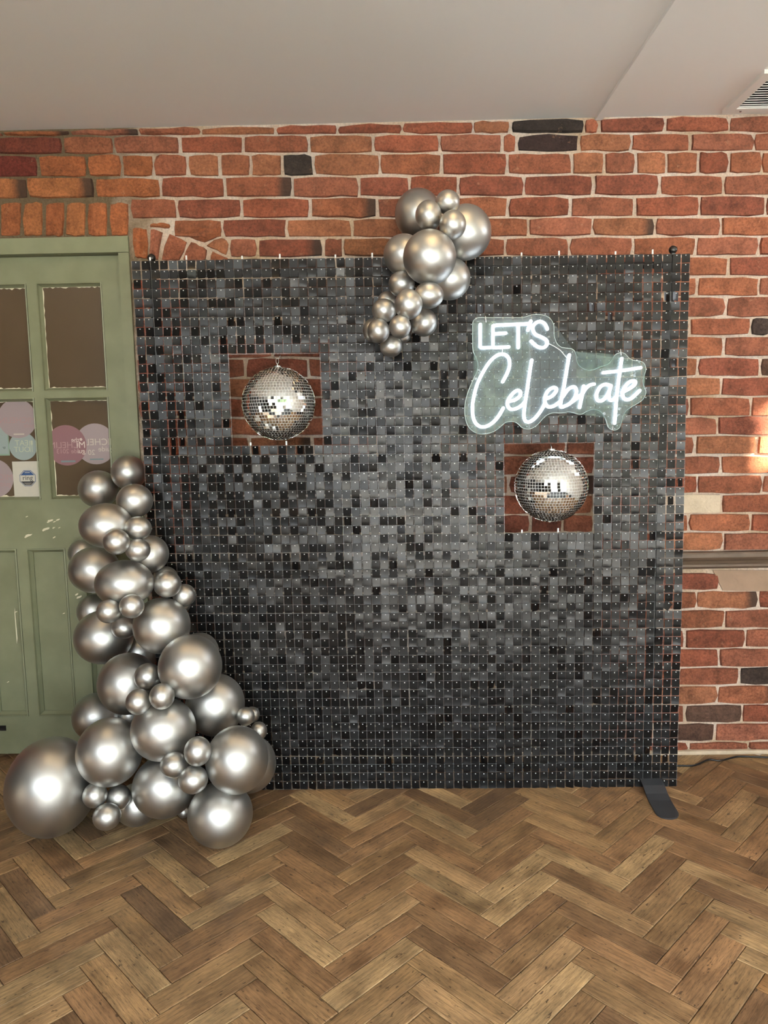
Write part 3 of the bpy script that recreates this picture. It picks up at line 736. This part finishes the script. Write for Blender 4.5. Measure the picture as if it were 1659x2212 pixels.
text('MI', R*0.46, M_PRINT_W, s, c.x+R*0.72, y, c.z+R*0.0, True); text('CHELIN', R*0.44, M_PRINT_M, s, c.x-R*0.12, y, c.z+R*0.0, True)
text('the', R*0.3, M_PRINT_W, s, c.x+R*0.45, y, c.z+R*0.26, True); text('gui', R*0.34, M_PRINT_W, s, c.x+R*0.72, y, c.z-R*0.3, True); text('de 2013', R*0.32, M_PRINT_M, s, c.x+R*0.0, y, c.z-R*0.3, True)
for k in range(5):
    th = 2*PI*k/5; q = (c.x+R*0.74+R*0.045*math.cos(th), c.z+R*0.28+R*0.045*math.sin(th))
    MB().prism_y([(q[0]+R*0.03*math.cos(2*PI*j/8), q[1]+R*0.03*math.sin(2*PI*j/8)) for j in range(8)], y, y+0.0003).build('petal', M_PRINT_W, s)
MB().box((c.x-R*0.32, y, c.z-R*0.84), (c.x+R*0.4, y+0.0003, c.z-R*0.75)).build('print_bar', M_TEAL, s)
s, c, R, y = disc(pBL, 50, 964, 30, 1, M_BLUE, 'pale blue round sticker')
text('EAT', R*0.56, M_CREAM, s, c.x-R*0.08, y, c.z+R*0.22, True); text('OUT', R*0.56, M_CREAM, s, c.x-R*0.08, y, c.z-R*0.24, True)
MB().box((c.x+R*0.48, y, c.z-R*0.42), (c.x+R*0.53, y+0.0003, c.z+R*0.4)).box((c.x+R*0.62, y, c.z-R*0.42), (c.x+R*0.67, y+0.0003, c.z+R*0.1)).box((c.x+R*0.57, y, c.z+R*0.1), (c.x+R*0.72, y+0.0003, c.z+R*0.4)).build('cutlery_print', M_CREAM, s)
s, c, R, y = disc(pBL, 38, 904, 42, 3, M_PALE, 'pale pink round sticker at the top of the left pane')
text('MICHELIN', R*0.42, M_PRINT_M, s, c.x, y, c.z-R*0.1, True); text('guide', R*0.3, M_PRINT_M, s, c.x+R*0.62, y, c.z-R*0.38, True)
MB().box((c.x-R*0.25, y, c.z-R*0.84), (c.x+R*0.3, y+0.0003, c.z-R*0.77)).build('print_bar', M_PRINT_B, s)
s, c, R, y = disc(pBL, -12, 1033, 41.5, 2, M_PALE, 'pale pink round sticker cut by the left edge')
text('MICHELIN', R*0.44, M_PRINT_M, s, c.x+R*0.0, y, c.z+R*0.03, True); text('guide', R*0.34, M_PRINT_M, s, c.x+R*0.5, y, c.z-R*0.32, True)
a_, b_ = on_y(-40, 985, YG), on_y(16, 906, YG)
cd = MB().box((a_.x, YG-0.0010, a_.z), (b_.x, YG-0.0006, b_.z)).build('sticker', M_MINT, door); tag(cd, 'mint green bordered card')
MB().box((a_.x+0.006, YG-0.0014, a_.z+0.006), (b_.x-0.004, YG-0.0011, b_.z-0.02)).build('card_face', M_BLUE, cd)
text('tr', 0.016, M_INK, cd, b_.x-0.02, YG-0.0016, a_.z+0.03, True)
a_, b_ = on_y(33, 1077, YG), on_y(87, 996, YG)
cd = MB().box((a_.x, YG-0.004, a_.z), (b_.x, YG-0.0034, b_.z)).build('sticker', M_CARD, door); tag(cd, 'white rectangular card with a blue octagon badge')
c = on_y(60, 1033, YG-0.004); R = 0.0325; y = YG-0.0045
oc = lambda r_: [(c.x+r_*math.cos(PI/8+PI/4*k), c.z+r_*math.sin(PI/8+PI/4*k)) for k in range(8)]
bd = MB().prism_y(oc(R), y-0.0002, y+0.0003).build('badge', M_NAVY, cd)
MB().prism_y(oc(R*0.94), y-0.0004, y-0.0001).build('badge_border', M_CARD, cd)
ri = R*0.88; k8 = ri*math.cos(PI/8); t8 = ri*math.sin(PI/8)
MB().prism_y([(c.x-k8, c.z+0.42*k8), (c.x+k8, c.z+0.42*k8), (c.x+t8, c.z+k8), (c.x-t8, c.z+k8)], y-0.0006, y-0.0003).build('badge_top', M_NAVY, cd)
MB().prism_y([(c.x-t8, c.z-k8), (c.x+t8, c.z-k8), (c.x+k8, c.z-0.45*k8), (c.x-k8, c.z-0.45*k8)], y-0.0006, y-0.0003).build('badge_foot', M_INK, cd)
text('ring', R*0.78, M_INK, cd, c.x, y-0.0007, c.z+0.001)
MB().box((c.x-R*0.3, y-0.0009, c.z+R*0.62), (c.x+R*0.3, y-0.0007, c.z+R*0.68)).box((c.x-R*0.42, y-0.0009, c.z-R*0.6), (c.x+R*0.42, y-0.0007, c.z-R*0.57)).box((c.x-R*0.3, y-0.0009, c.z-R*0.72), (c.x+R*0.3, y-0.0007, c.z-R*0.69)).build('small_print', M_CARD, cd)

# ------------------------------------------------------------------ sequin backdrop
YB = -0.262
bd = empty('sequin_screen', 'freestanding black shimmer wall of small square sequins with two square openings', 'backdrop', loc=(0.9, YB, 0))
OFF = Vector((0.9, YB, 0)); bd['kind'] = 'thing'
def bpart(mb, name, m, parent=bd, smooth=False): 
    mb.v = [tuple(Vector(v)-OFF) for v in mb.v]; return mb.build(name, m, parent, smooth)
C4 = [on_y(293.4, 567.1, YB), on_y(1481.2, 551, YB), on_y(1453.9, 1686.6, YB), on_y(362, 1692, YB)]   # pins of the corner sequins
def pin(c, r):
    s_, t_ = c/59, r/59
    P = (C4[0]*(1-s_)+C4[1]*s_)*(1-t_)+(C4[3]*(1-s_)+C4[2]*s_)*t_
    return Vector((P.x+0.0012*math.sin(c*0.9+r*0.13), YB+0.002*math.sin(c*0.21)*math.cos(r*0.17), P.z+0.0010*math.sin(r*0.7+c*0.1)))
KNOB = {0.037: 1.826, 1.738: 1.819}
post_l = ((0.037, -0.232, 0.012), (0.037, -0.232, 1.795)); post_r = ((1.686, -0.232, 0.012), (1.738, -0.232, 1.795))
for (a, b_) in (post_l, post_r):
    p_ = bpart(MB().tube([a, b_], 0.0125, 12), 'post', M_BLACKMETAL, smooth=False)
    k_ = MB(); k_.sphere((b_[0], b_[1], KNOB[b_[0]]), 0.0135, 16, 10); k_.tube([(b_[0], b_[1], b_[2]), (b_[0], b_[1], KNOB[b_[0]])], 0.008, 10)
    bpart(k_, 'knob', M_BLACKPLASTIC, smooth=True)
bpart(MB().tube([(0.03, -0.232, 1.772), (1.745, -0.232, 1.772)], 0.0115, 12), 'top_bar', M_BLACKMETAL)
bpart(MB().tube([(0.04, -0.232, 0.07), (1.69, -0.232, 0.07)], 0.0115, 12), 'bottom_bar', M_BLACKMETAL)
# curved flat feet
def foot(x0, skew, short=False):
    pr = [(-0.10, 0.004), (-0.16, 0.004), (-0.22, 0.012), (-0.262, 0.028), (-0.30, 0.022), (-0.335, 0.010), (-0.37, 0.004), (-0.42, 0.003), (-0.445, 0.003)]
    w_ = 0.037
    if short: pr = pr[:6]
    mb = MB(); vs = []
    secs = [(y_, z_, w_) for y_, z_ in pr]+[] if short else [(y_, z_, w_) for y_, z_ in pr]+[(-0.445-0.037*math.sin(a), 0.003, w_*math.cos(a)) for a in (0.4, 0.8, 1.15, 1.4, 1.53)]
    for y_, z_, hw in secs:
        xc = x0+skew*(-0.262-y_)
        vs += [(xc-hw, y_, z_+0.002), (xc+hw, y_, z_+0.002), (xc+hw, y_, z_-0.003), (xc-hw, y_, z_-0.003)]
    fs = []
    for i in range(len(secs)-1):
        for k in range(4): fs.append((4*i+k, 4*i+(k+1) % 4, 4*i+4+(k+1) % 4, 4*i+4+k))
    fs += [(3, 2, 1, 0), tuple(4*(len(secs)-1)+k for k in range(4))]
    return mb.add(vs, [f_[::-1] for f_ in fs])
bpart(foot(1.697, -0.06), 'foot', M_FOOT); bpart(foot(0.037, 0.0, True), 'foot', M_FOOT)
# one sequin: bent rounded square with its pin, hung from the pin at the origin
TW, TH = 0.0131, 0.0278
def sequin(seed):
    r = random.Random(seed); vs = []; bend = r.uniform(-0.0004, 0.0006); cup = r.uniform(-0.0003, 0.0003)
    rows = [(0.0042, 0.86), (0.003, 1.0), (-0.010, 1.0), (-TH+0.0055, 1.0), (-TH+0.0042, 0.86)]
    for z, wf_ in rows:
        t_ = (0.0042-z)/TH; y = -bend*4*t_*(1-t_)-0.0007*t_*t_*r.uniform(0.6, 1.4)
        vs += [(-TW*wf_, y+cup, z), (0, y, z), (TW*wf_, y+cup, z)]
    fs = []
    for i in range(4):
        for k in range(2): a = 3*i+k; fs.append((a, a+3, a+4, a+1))
    n0 = len(vs)
    for y, rr in ((-0.0002, 0.0019), (-0.0022, 0.0015)):
        for k in range(6): vs.append((rr*math.cos(PI/3*k), y, rr*math.sin(PI/3*k)))
    for k in range(6):
        j = (k+1) % 6; fs.append((n0+k, n0+j, n0+6+j, n0+6+k))
    fs.append(tuple(n0+6+k for k in range(6)))
    mi = [0]*8+[1]*7
    return vs, fs, mi
SEQ = [sequin(k) for k in range(6)]
def seq_mesh(k):
    vs, fs, mi = SEQ[k]
    me = bpy.data.meshes.new('sequin'); me.from_pydata(vs, [], fs); me.materials.append(M_TILE); me.materials.append(M_PIN)
    me.polygons.foreach_set('material_index', mi); me.polygons.foreach_set('use_smooth', [m_ == 0 for m_ in mi]); me.update(); return me
SEQM = [seq_mesh(k) for k in range(6)]
rs = random.Random(21)
def seq_rot(c, r):
    yaw = rs.gauss(0, 0.06)
    if rs.random() < 0.06: yaw = rs.choice((-1, 1))*rs.uniform(0.3, 0.75)
    elif rs.random() < 0.27: yaw = -rs.uniform(0.14, 0.30)
    pitch = rs.gauss(0.0, 0.03)
    if rs.random() < 0.15: pitch += rs.choice((0.14, 0.18, 0.11))
    roll = rs.gauss(0, 0.035)
    if (c, r) == (58, 38): roll = 0.6
    return Euler((pitch, roll, yaw), 'XYZ')
panels = {}
for pc in range(6):
    for pr_ in range(6):
        if (pc, pr_) in ((1, 1), (4, 2)): continue
        mb = MB(); th = 0.0005
        for i in range(11):
            cc = pc*10+i-0.5
            a, b_ = pin(cc, pr_*10-0.15), pin(cc, pr_*10+9.85)
            a.y = b_.y = YB+0.004
            d = (b_-a)
            mb.add([a+Vector((-th,-th,0)), a+Vector((th,-th,0)), a+Vector((th,th,0)), a+Vector((-th,th,0)), b_+Vector((-th,-th,0)), b_+Vector((th,-th,0)), b_+Vector((th,th,0)), b_+Vector((-th,th,0))],
                   [(0,1,5,4),(1,2,6,5),(2,3,7,6),(3,0,4,7),(0,3,2,1),(4,5,6,7)])
        for j in range(11):
            rr = pr_*10+j-0.15
            a, b_ = pin(pc*10-0.5, rr), pin(pc*10+9.5, rr); a.y = b_.y = YB+0.004
            mb.add([a+Vector((0,-th,-th)), a+Vector((0,-th,th)), a+Vector((0,th,th)), a+Vector((0,th,-th)), b_+Vector((0,-th,-th)), b_+Vector((0,-th,th)), b_+Vector((0,th,th)), b_+Vector((0,th,-th))],
                   [(0,1,5,4),(1,2,6,5),(2,3,7,6),(3,0,4,7),(0,3,2,1),(4,5,6,7)])
        if pr_ == 0 or (pc, pr_) in ((1, 2), (4, 3)):
            for cc, hgt in ((pc*10+1.5, 0.010), (pc*10+5.5, 0.014)):       # clear hooks that stick up over the upper edge
                q = pin(cc, pr_*10-0.2); q.y = YB+0.002
                mb.box((q.x-0.0025, q.y-0.001, q.z), (q.x+0.0025, q.y+0.001, q.z+hgt), 1)
        panels[pc, pr_] = bpart(mb, 'panel', [M_GRID, M_PIN])
rest_t = MB()
for r in range(60):
    for c in range(60):
        pc, pr_ = c//10, r//10
        if (pc, pr_) not in panels: continue
        P = pin(c, r); rot = seq_rot(c, r); k = rs.randrange(6)
        if r < 5:
            ob = put(SEQM[k], 'sequin', panels[pc, pr_], P-OFF); ob.rotation_euler = rot
        else:
            vs, fs, mi = SEQ[k]; Rm = rot.to_matrix(); n0 = len(rest_t.v)
            rest_t.v += [tuple(Rm@Vector(v)+P-OFF) for v in vs]; rest_t.f += [tuple(i+n0 for i in f_) for f_ in fs]; rest_t.m += mi
me = rest_t.mesh('sequins', [M_TILE, M_PIN]); me.polygons.foreach_set('use_smooth', [m_ == 0 for m_ in rest_t.m])
kind(put(me, 'sequins', bd), 'stuff')

# ------------------------------------------------------------------ balloons
def balloon_mesh(seed):
    """latex balloon, round body, short neck with its knot towards +Y"""
    r = random.Random(seed); nu, nv = 40, 24; prof = []
    for j in range(nv+1):
        th = PI*j/nv; x = -math.cos(th); rr = math.sin(th)
        prof.append((x, rr))
    prof = prof[:-2]+[(0.985, 0.13), (1.03, 0.075), (1.06, 0.05), (1.08, 0.075), (1.10, 0.06), (1.14, 0.09), (1.145, 0.0)]
    vs = []; fs = []
    for j, (x, rr) in enumerate(prof):
        if rr < 1e-4: vs.append((0, x, 0)); continue
        for i in range(nu):
            a = 2*PI*i/nu; vs.append((rr*math.cos(a), x, rr*math.sin(a)))
    L = len(prof)
    for i in range(nu): fs.append((0, 1+i, 1+(i+1) % nu))
    for j in range(L-3):
        a = 1+j*nu
        for i in range(nu): fs.append((a+i, a+nu+i, a+nu+(i+1) % nu, a+(i+1) % nu))
    a = 1+(L-3)*nu
    for i in range(nu): fs.append((a+(i+1) % nu, a+i, len(vs)-1))
    me = bpy.data.meshes.new('balloon'); me.from_pydata(vs, [], fs); me.materials.append(M_CHROME)
    me.polygons.foreach_set('use_smooth', [True]*len(me.polygons)); me.update(); return me
BAL = balloon_mesh(1)
def box_dist(C, lo, hi):
    return math.sqrt(sum(max(lo[i]-C[i], 0, C[i]-hi[i])**2 for i in range(3)))
def garland(root, items, base):
    """items from the back to the front: (u, v, rx, ry) in photo pixels; each one is let back along its sight line until it touches"""
    placed = []
    for (u, v, rx, ry) in items:
        r_ = (rx+ry)/2; d = ray(u, v); t = 3.0
        for (C2, R2, u2, v2, r2, t2) in placed:
            if math.hypot(u-u2, v-v2) < 0.92*(r_+r2): t = min(t, t2-0.004)
        while t > 1.6:
            C = CAM+d*t; R = r_*t/FPX*0.985; ok = True
            Rz = ry*t/FPX
            if C.z-Rz < 0.001: ok = False
            elif C.y+1.16*R > (-0.012 if C.x > DX1-R else 0.03): ok = False
            elif box_dist(C, (-0.045, YB-0.014, -1), (1.9, 1, 1.835)) < 1.16*R or box_dist(C, (-0.004, -0.34, -1), (0.078, -0.1, 0.034)) < R: ok = False
            else:
                for (C2, R2, *_q) in placed:
                    if (C-C2).length < 0.93*(R+R2): ok = False; break
            if ok: break
            t -= 0.006
        placed.append((C, R, u, v, r_, t))
        ob = put(BAL, 'balloon', root, C-base)
        sx_, sz_ = rx*t/FPX*0.985, ry*t/FPX*0.985
        ob.scale = (sx_, (sx_+sz_)/2, sz_); 
        ob.rotation_euler = (random.uniform(-0.1, 0.1), 0, random.uniform(-0.15, 0.15))
    return placed
base = Vector((0.02, -0.45, 0))
g1 = empty('balloon_garland', 'tall silver chrome balloon garland standing on the floor before the green door', 'balloons', loc=base)
T1 = [(305, 1410, 38, 38), (203.7, 1320, 37, 37), (178, 1195, 30, 30), (430, 1409, 43, 43), (323, 1196.6, 41.5, 41.5), (209, 1547.6, 52, 51), (282, 1545, 25, 25), (543.7, 1544, 17.5, 17.5), (538, 1650, 59, 62), (397, 1753, 14, 14), (295, 1738, 46, 46),
      (278, 1021, 37.5, 38), (213, 1056.5, 43, 41), (291, 1081.5, 39, 37),
      (392, 1305, 20, 20), (357.6, 1250, 27, 27), (398, 1286, 25, 25),
      (204, 1231, 55, 51), (228.7, 1135, 57, 49),
      (224, 1376, 63, 59), (268.5, 1260, 63.5, 51),
      (112, 1699, 94, 107), (276.5, 1476.6, 64.5, 67), (465, 1522, 64, 67.5), (349.5, 1351.5, 61.5, 61.5), (411, 1440, 68.5, 70),
      (530.6, 1547.6, 20, 20), (558.7, 1579, 18.5, 20), (476, 1759, 70.5, 69), (512, 1641, 68, 73), (237, 1624, 70, 74), (355, 1699, 68.5, 66.5), (353, 1575.6, 70, 67.5),
      (298, 1141, 29, 26), (251.5, 1170.5, 28.5, 28), (298, 1188, 26.5, 25), (361.5, 1262, 30, 29), (284.7, 1309.5, 26.5, 26.5), (234.7, 1320.7, 26, 26), (268.5, 1355.5, 27.5, 24.5),
      (319.5, 1461.7, 29.5, 29.5), (299, 1516, 27, 28), (350, 1504, 27, 28.5), (427, 1623, 29.5, 32), (375.5, 1652, 29.5, 27), (417.4, 1684, 32, 30), (205, 1718, 26, 27), (255.6, 1722, 26.5, 26.5), (231, 1764, 30, 28.5)]
garland(g1, T1, base)
base2 = Vector((0.92, -0.34, 1.45))
g2 = empty('balloon_garland', 'short silver chrome balloon garland hung over the top edge of the black sequin wall', 'balloons', loc=base2)
T2 = [(903.4, 463, 51, 54), (872.3, 550.7, 44.5, 44.5), (971, 602, 46, 46), (1005, 502, 57, 59), (836.8, 650.5, 21.5, 21.5), (806, 714, 23, 26), (872.7, 726, 14, 14), (915.7, 696.6, 29, 30.5), (867.6, 613.6, 29, 28), (928, 556, 58.5, 59), (926, 638, 33, 28.5), (967, 436.4, 26.5, 25.5), (925.6, 465, 29, 32), (977.8, 485.5, 29.5, 31),
      (844.6, 748, 25, 23.5), (882.5, 657.7, 30.5, 33), (829.7, 671, 27, 25.5), (817.4, 715, 24.5, 26.5), (864, 706, 24, 25.5)]
garland(g2, T2, base2)

# ------------------------------------------------------------------ mirror balls
def mirror_ball(u, v, r_px, label, hook, zt, spin):
    C = on_y(u, v, -0.280); R = r_px*proj(C)[2]/FPX
    root = empty('mirror_ball', label, 'disco ball', 'mirror balls in the openings of the sequin wall', loc=C)
    MB().sphere((0, 0, 0), R-0.0007, 64, 48).build('core', M_BALLBASE, root, True)
    rr = random.Random(int(u)); mb = MB(); s_ = 0.0098; rows = int(PI*R/s_)
    for j in range(rows):
        th = -PI/2+PI*(j+0.5)/rows; n = max(4, int(2*PI*R*math.cos(th)/s_))
        off = rr.random()+spin
        for i in range(n):
            ph = 2*PI*(i+off)/n
            nrm = Vector((math.cos(th)*math.cos(ph), math.cos(th)*math.sin(ph), math.sin(th)))
            e = Vector((-math.sin(ph), math.cos(ph), 0)); f_ = nrm.cross(e)
            j1 = rr.gauss(0, 0.016); j2 = rr.gauss(0, 0.016)
            e2_ = (e+nrm*j1).normalized(); f2_ = (f_+nrm*j2).normalized()
            h = s_*0.44; hx = min(h, PI*R*math.cos(th)/n*0.91)
            c = nrm*R
            ps = [c-e2_*hx-f2_*h, c+e2_*hx-f2_*h, c+e2_*hx+f2_*h, c-e2_*hx+f2_*h]
            qs = [p-nrm*0.0022 for p in ps]
            mb.add(ps+qs, [(0,1,2,3),(0,4,5,1),(1,5,6,2),(2,6,7,3),(3,7,4,0)])
    kind(mb.build('mirror_tiles', M_MIRROR, root), 'stuff')
    cp = MB(); cp.tube([(0, 0, R-0.003), (0, 0, R+0.003)], 0.014, 16); cp.tube([(0, 0, R+0.002), (0, 0, R+0.010)], 0.0018, 8); cp.build('cap', M_STEEL, root)
    hk = MB(); top = zt-C.z
    if hook:
        zc_ = R+0.018
        hk.tube([(0.0042*math.cos(2*PI*k/14), 0, zc_+0.0095*math.sin(2*PI*k/14)) for k in range(14)], 0.0011, 6, close=True)
        hk.tube([(0.010*math.cos(PI*1.05+0.9*PI*k/10), 0.0, zc_+0.018+0.010*math.sin(PI*1.05+0.9*PI*k/10)) for k in range(11)], 0.0011, 6)
        hk.tube([(-0.0098, 0, zc_+0.0168), (-0.0085, 0.012, top)], 0.0009, 6); hk.tube([(0.0098, 0, zc_+0.0168), (0.0085, 0.012, top)], 0.0009, 6)
    else:
        hk.tube([(0, 0, R+0.009), (0.0003, 0.004, (R+top)/2), (0, 0.012, top)], 0.0016, 8)
    hk.build('hanging_ring' if hook else 'hanging_cord', M_STEEL, root)
mirror_ball(602, 872, 78.5, 'mirror ball hung by a steel ring in the higher opening of the black sequin wall', True, pin(14, 9).z-0.029, 0.0)
mirror_ball(1190.5, 1049.5, 78, 'mirror ball hung by a thin steel cord in the lower opening under the neon sign', False, pin(45, 19).z-0.029, 0.37)

# ------------------------------------------------------------------ neon sign
YS = -0.296
def sp(x, y, Y=YS): return on_y(990+x/3.858, 660+y/3.858, Y)
base3 = sp(800, 560)
sign = empty('neon_sign', 'white glowing neon sign on clear acrylic hung on the black sequin wall', 'sign', loc=base3)
OUT = [(118,170),(125,125),(160,100),(225,97),(300,98),(400,98),(500,98),(560,92),(610,75),(680,73),(735,85),(775,115),(797,160),(800,210),(804,260),(825,315),(860,345),(905,353),(945,358),(972,380),(985,420),(990,460),(1010,500),(1045,525),(1085,538),(1130,532),(1180,510),(1240,490),(1270,465),(1300,420),(1325,398),(1360,390),(1395,402),(1425,435),(1460,455),(1510,460),(1545,475),(1563,505),(1565,545),(1550,590),(1542,635),(1552,680),(1566,710),(1562,745),(1540,785),(1500,815),(1440,850),(1400,880),(1372,930),(1360,980),(1345,1020),(1310,1040),(1275,1035),(1247,1010),(1235,970),(1215,920),(1185,885),(1150,870),(1110,870),(1070,885),(1035,905),(1000,907),(960,895),(920,888),(880,895),(840,898),(800,895),(760,905),(720,930),(680,975),(645,1008),(600,1030),(560,1030),(525,1015),(500,990),(470,972),(430,970),(390,980),(350,1015),(300,1050),(240,1070),(180,1072),(130,1055),(90,1020),(65,970),(52,900),(55,820),(70,750),(95,680),(125,610),(150,560),(162,510),(155,460),(135,410),(120,370),(117,300),(117,230)]
out = resample([sp(*q) for q in OUT], 3, True)[::-1]
poly = [(p.x-base3.x, p.z-base3.z) for p in out]; n = len(poly)
me_ = MB(); f0, f1 = YS-base3.y, YS-base3.y+0.006
bm = bmesh.new()
inner = []
for i in range(n):
    p0, p1, p2 = Vector(poly[i-1]), Vector(poly[i]), Vector(poly[(i+1) % n]); d = (p2-p0).normalized(); inner.append((p1.x-d.y*0.0016, p1.y+d.x*0.0016))
va = [bm.verts.new((x, f0, z)) for x, z in inner]; vc = [bm.verts.new((x, f0+0.0012, z)) for x, z in poly]; vb = [bm.verts.new((x, f1, z)) for x, z in poly]
fa = bm.faces.new(va); fb = bm.faces.new(vb[::-1])
for i in range(n):
    j = (i+1) % n
    for r0, r1 in ((va, vc), (vc, vb)):
        fc = bm.faces.new((r0[i], r1[i], r1[j], r0[j])); fc.material_index = 1
bmesh.ops.triangulate(bm, faces=[fa, fb]); bmesh.ops.recalc_face_normals(bm, faces=bm.faces)
me = bpy.data.meshes.new('acrylic_panel'); bm.to_mesh(me); bm.free(); me.materials.append(M_ACRYL); me.materials.append(M_EDGE)
put(me, 'acrylic_panel', sign)
YT = YS-0.008
LET = [
 [[(183,158),(183,335),(186,348),(200,352),(262,350)]],
 [[(420,345),(300,350),(290,340),(290,180),(296,168),(320,164),(400,160)], [(300,236),(395,230)]],
 [[(400,160),(578,152)], [(500,158),(500,350)]],
 [[(604,130),(580,205)]],
 [[(742,195),(720,152),(680,133),(640,150),(620,190),(640,238),(690,262),(733,288),(740,322),(712,350),(668,346),(632,322),(608,297)]],
 [[(370,635),(405,570),(428,500),(420,440),(385,408),(330,412),(270,460),(215,540),(160,650),(130,760),(118,860),(130,950),(165,1000),(215,1012),(275,985),(330,930),(375,855)]],
 [[(418,800),(475,785),(515,752),(517,718),(488,708),(448,740),(415,790),(412,835),(438,865),(485,858),(530,830),(552,805)]],
 [[(612,455),(595,560),(575,700),(555,830),(548,920),(560,962),(592,970),(640,938),(690,875),(722,815)]],
 [[(725,780),(780,755),(815,715),(815,690),(785,685),(745,715),(722,770),(727,818),(755,845),(800,835),(850,800)]],
 [[(925,412),(905,530),(880,680),(852,835),(895,835),(940,808),(975,760),(985,705),(960,677),(915,700),(872,760)], [(935,812),(985,775),(1035,735)]],
 [[(1045,672),(1030,760),(1010,850)], [(1030,745),(1060,695),(1095,664),(1132,655)]],
 [[(1268,668),(1225,657),(1180,682),(1152,740),(1158,785),(1190,795),(1230,765),(1262,705)], [(1272,668),(1256,740),(1263,785),(1290,785),(1322,748)]],
 [[(1362,442),(1340,600),(1320,760),(1303,980)], [(1208,560),(1300,550),(1400,537),(1520,518)]],
 [[(1365,725),(1430,690),(1470,658),(1474,632),(1442,630),(1402,660),(1372,715),(1375,765),(1405,785),(1450,768),(1512,708)]],
]
RTUBE = 13.2/3.858*proj(sp(800, 560))[2]/FPX
for strokes in LET:
    mb = MB()
    for sidx, st_ in enumerate(strokes):
        pts = [sp(*q, YT)-base3 for q in st_]
        if len(pts) > 2: pts = resample(pts, 6)
        d0 = (pts[0]-pts[1]).normalized(); d1 = (pts[-1]-pts[-2]).normalized()
        caps0 = [(pts[0]+d0*RTUBE*math.sin(a), RTUBE*math.cos(a)) for a in (1.45, 1.1, 0.7, 0.35)]
        caps1 = [(pts[-1]+d1*RTUBE*math.sin(a), RTUBE*math.cos(a)) for a in (0.35, 0.7, 1.1, 1.45)]
        pp = [c[0] for c in caps0]+pts+[c[0] for c in caps1]
        rr = [c[1] for c in caps0]+[RTUBE]*len(pts)+[c[1] for c in caps1]
        mb.tube(pp, rr, 10)
    mb.build('neon_letter', M_NEON, sign, True)
for st_ in ([(750,315),(800,340),(850,372),(905,438)], [(367,362),(368,398)], [(1320,760),(1375,742)]):
    MB().tube([sp(*q, YS-0.003)-base3 for q in st_], 0.0012, 6).build('wire', M_WIRE, sign)
for (x, y) in ((232, 140), (1357, 415)):
    hk = MB(); hk.tube([sp(x, y, YS-0.003)-base3, sp(x-3, y-25, YS-0.006)-base3, sp(x-5, y-48, YS+0.006)-base3, sp(x-6, y-52, YS+0.028)-base3], 0.0011, 6)
    hk.build('hanging_tie', M_WIRE, sign)
for (x, y) in ((200, 1045), (1297, 1012), (232, 143), (1357, 418)):
    p = sp(x, y)-base3; MB().tube([p+Vector((0, -0.002, 0)), p+Vector((0, 0.0, 0))], 0.0018, 8).build('screw', M_BLACKPLASTIC, sign)

# ------------------------------------------------------------------ cable on the floor
pts = [on_z(u, v, 0.004) for u, v in ((1400, 1655), (1463, 1654), (1500, 1653), (1530, 1641), (1555, 1643), (1580, 1637), (1600, 1634), (1659, 1636), (1720, 1640), (1790, 1636))]
cb = MB().tube(resample(pts, 5), 0.0035, 8).build('power_cable', M_BLACKPLASTIC, None, True)
tag(cb, 'black power cable lying on the floor along the brick wall', 'cable')
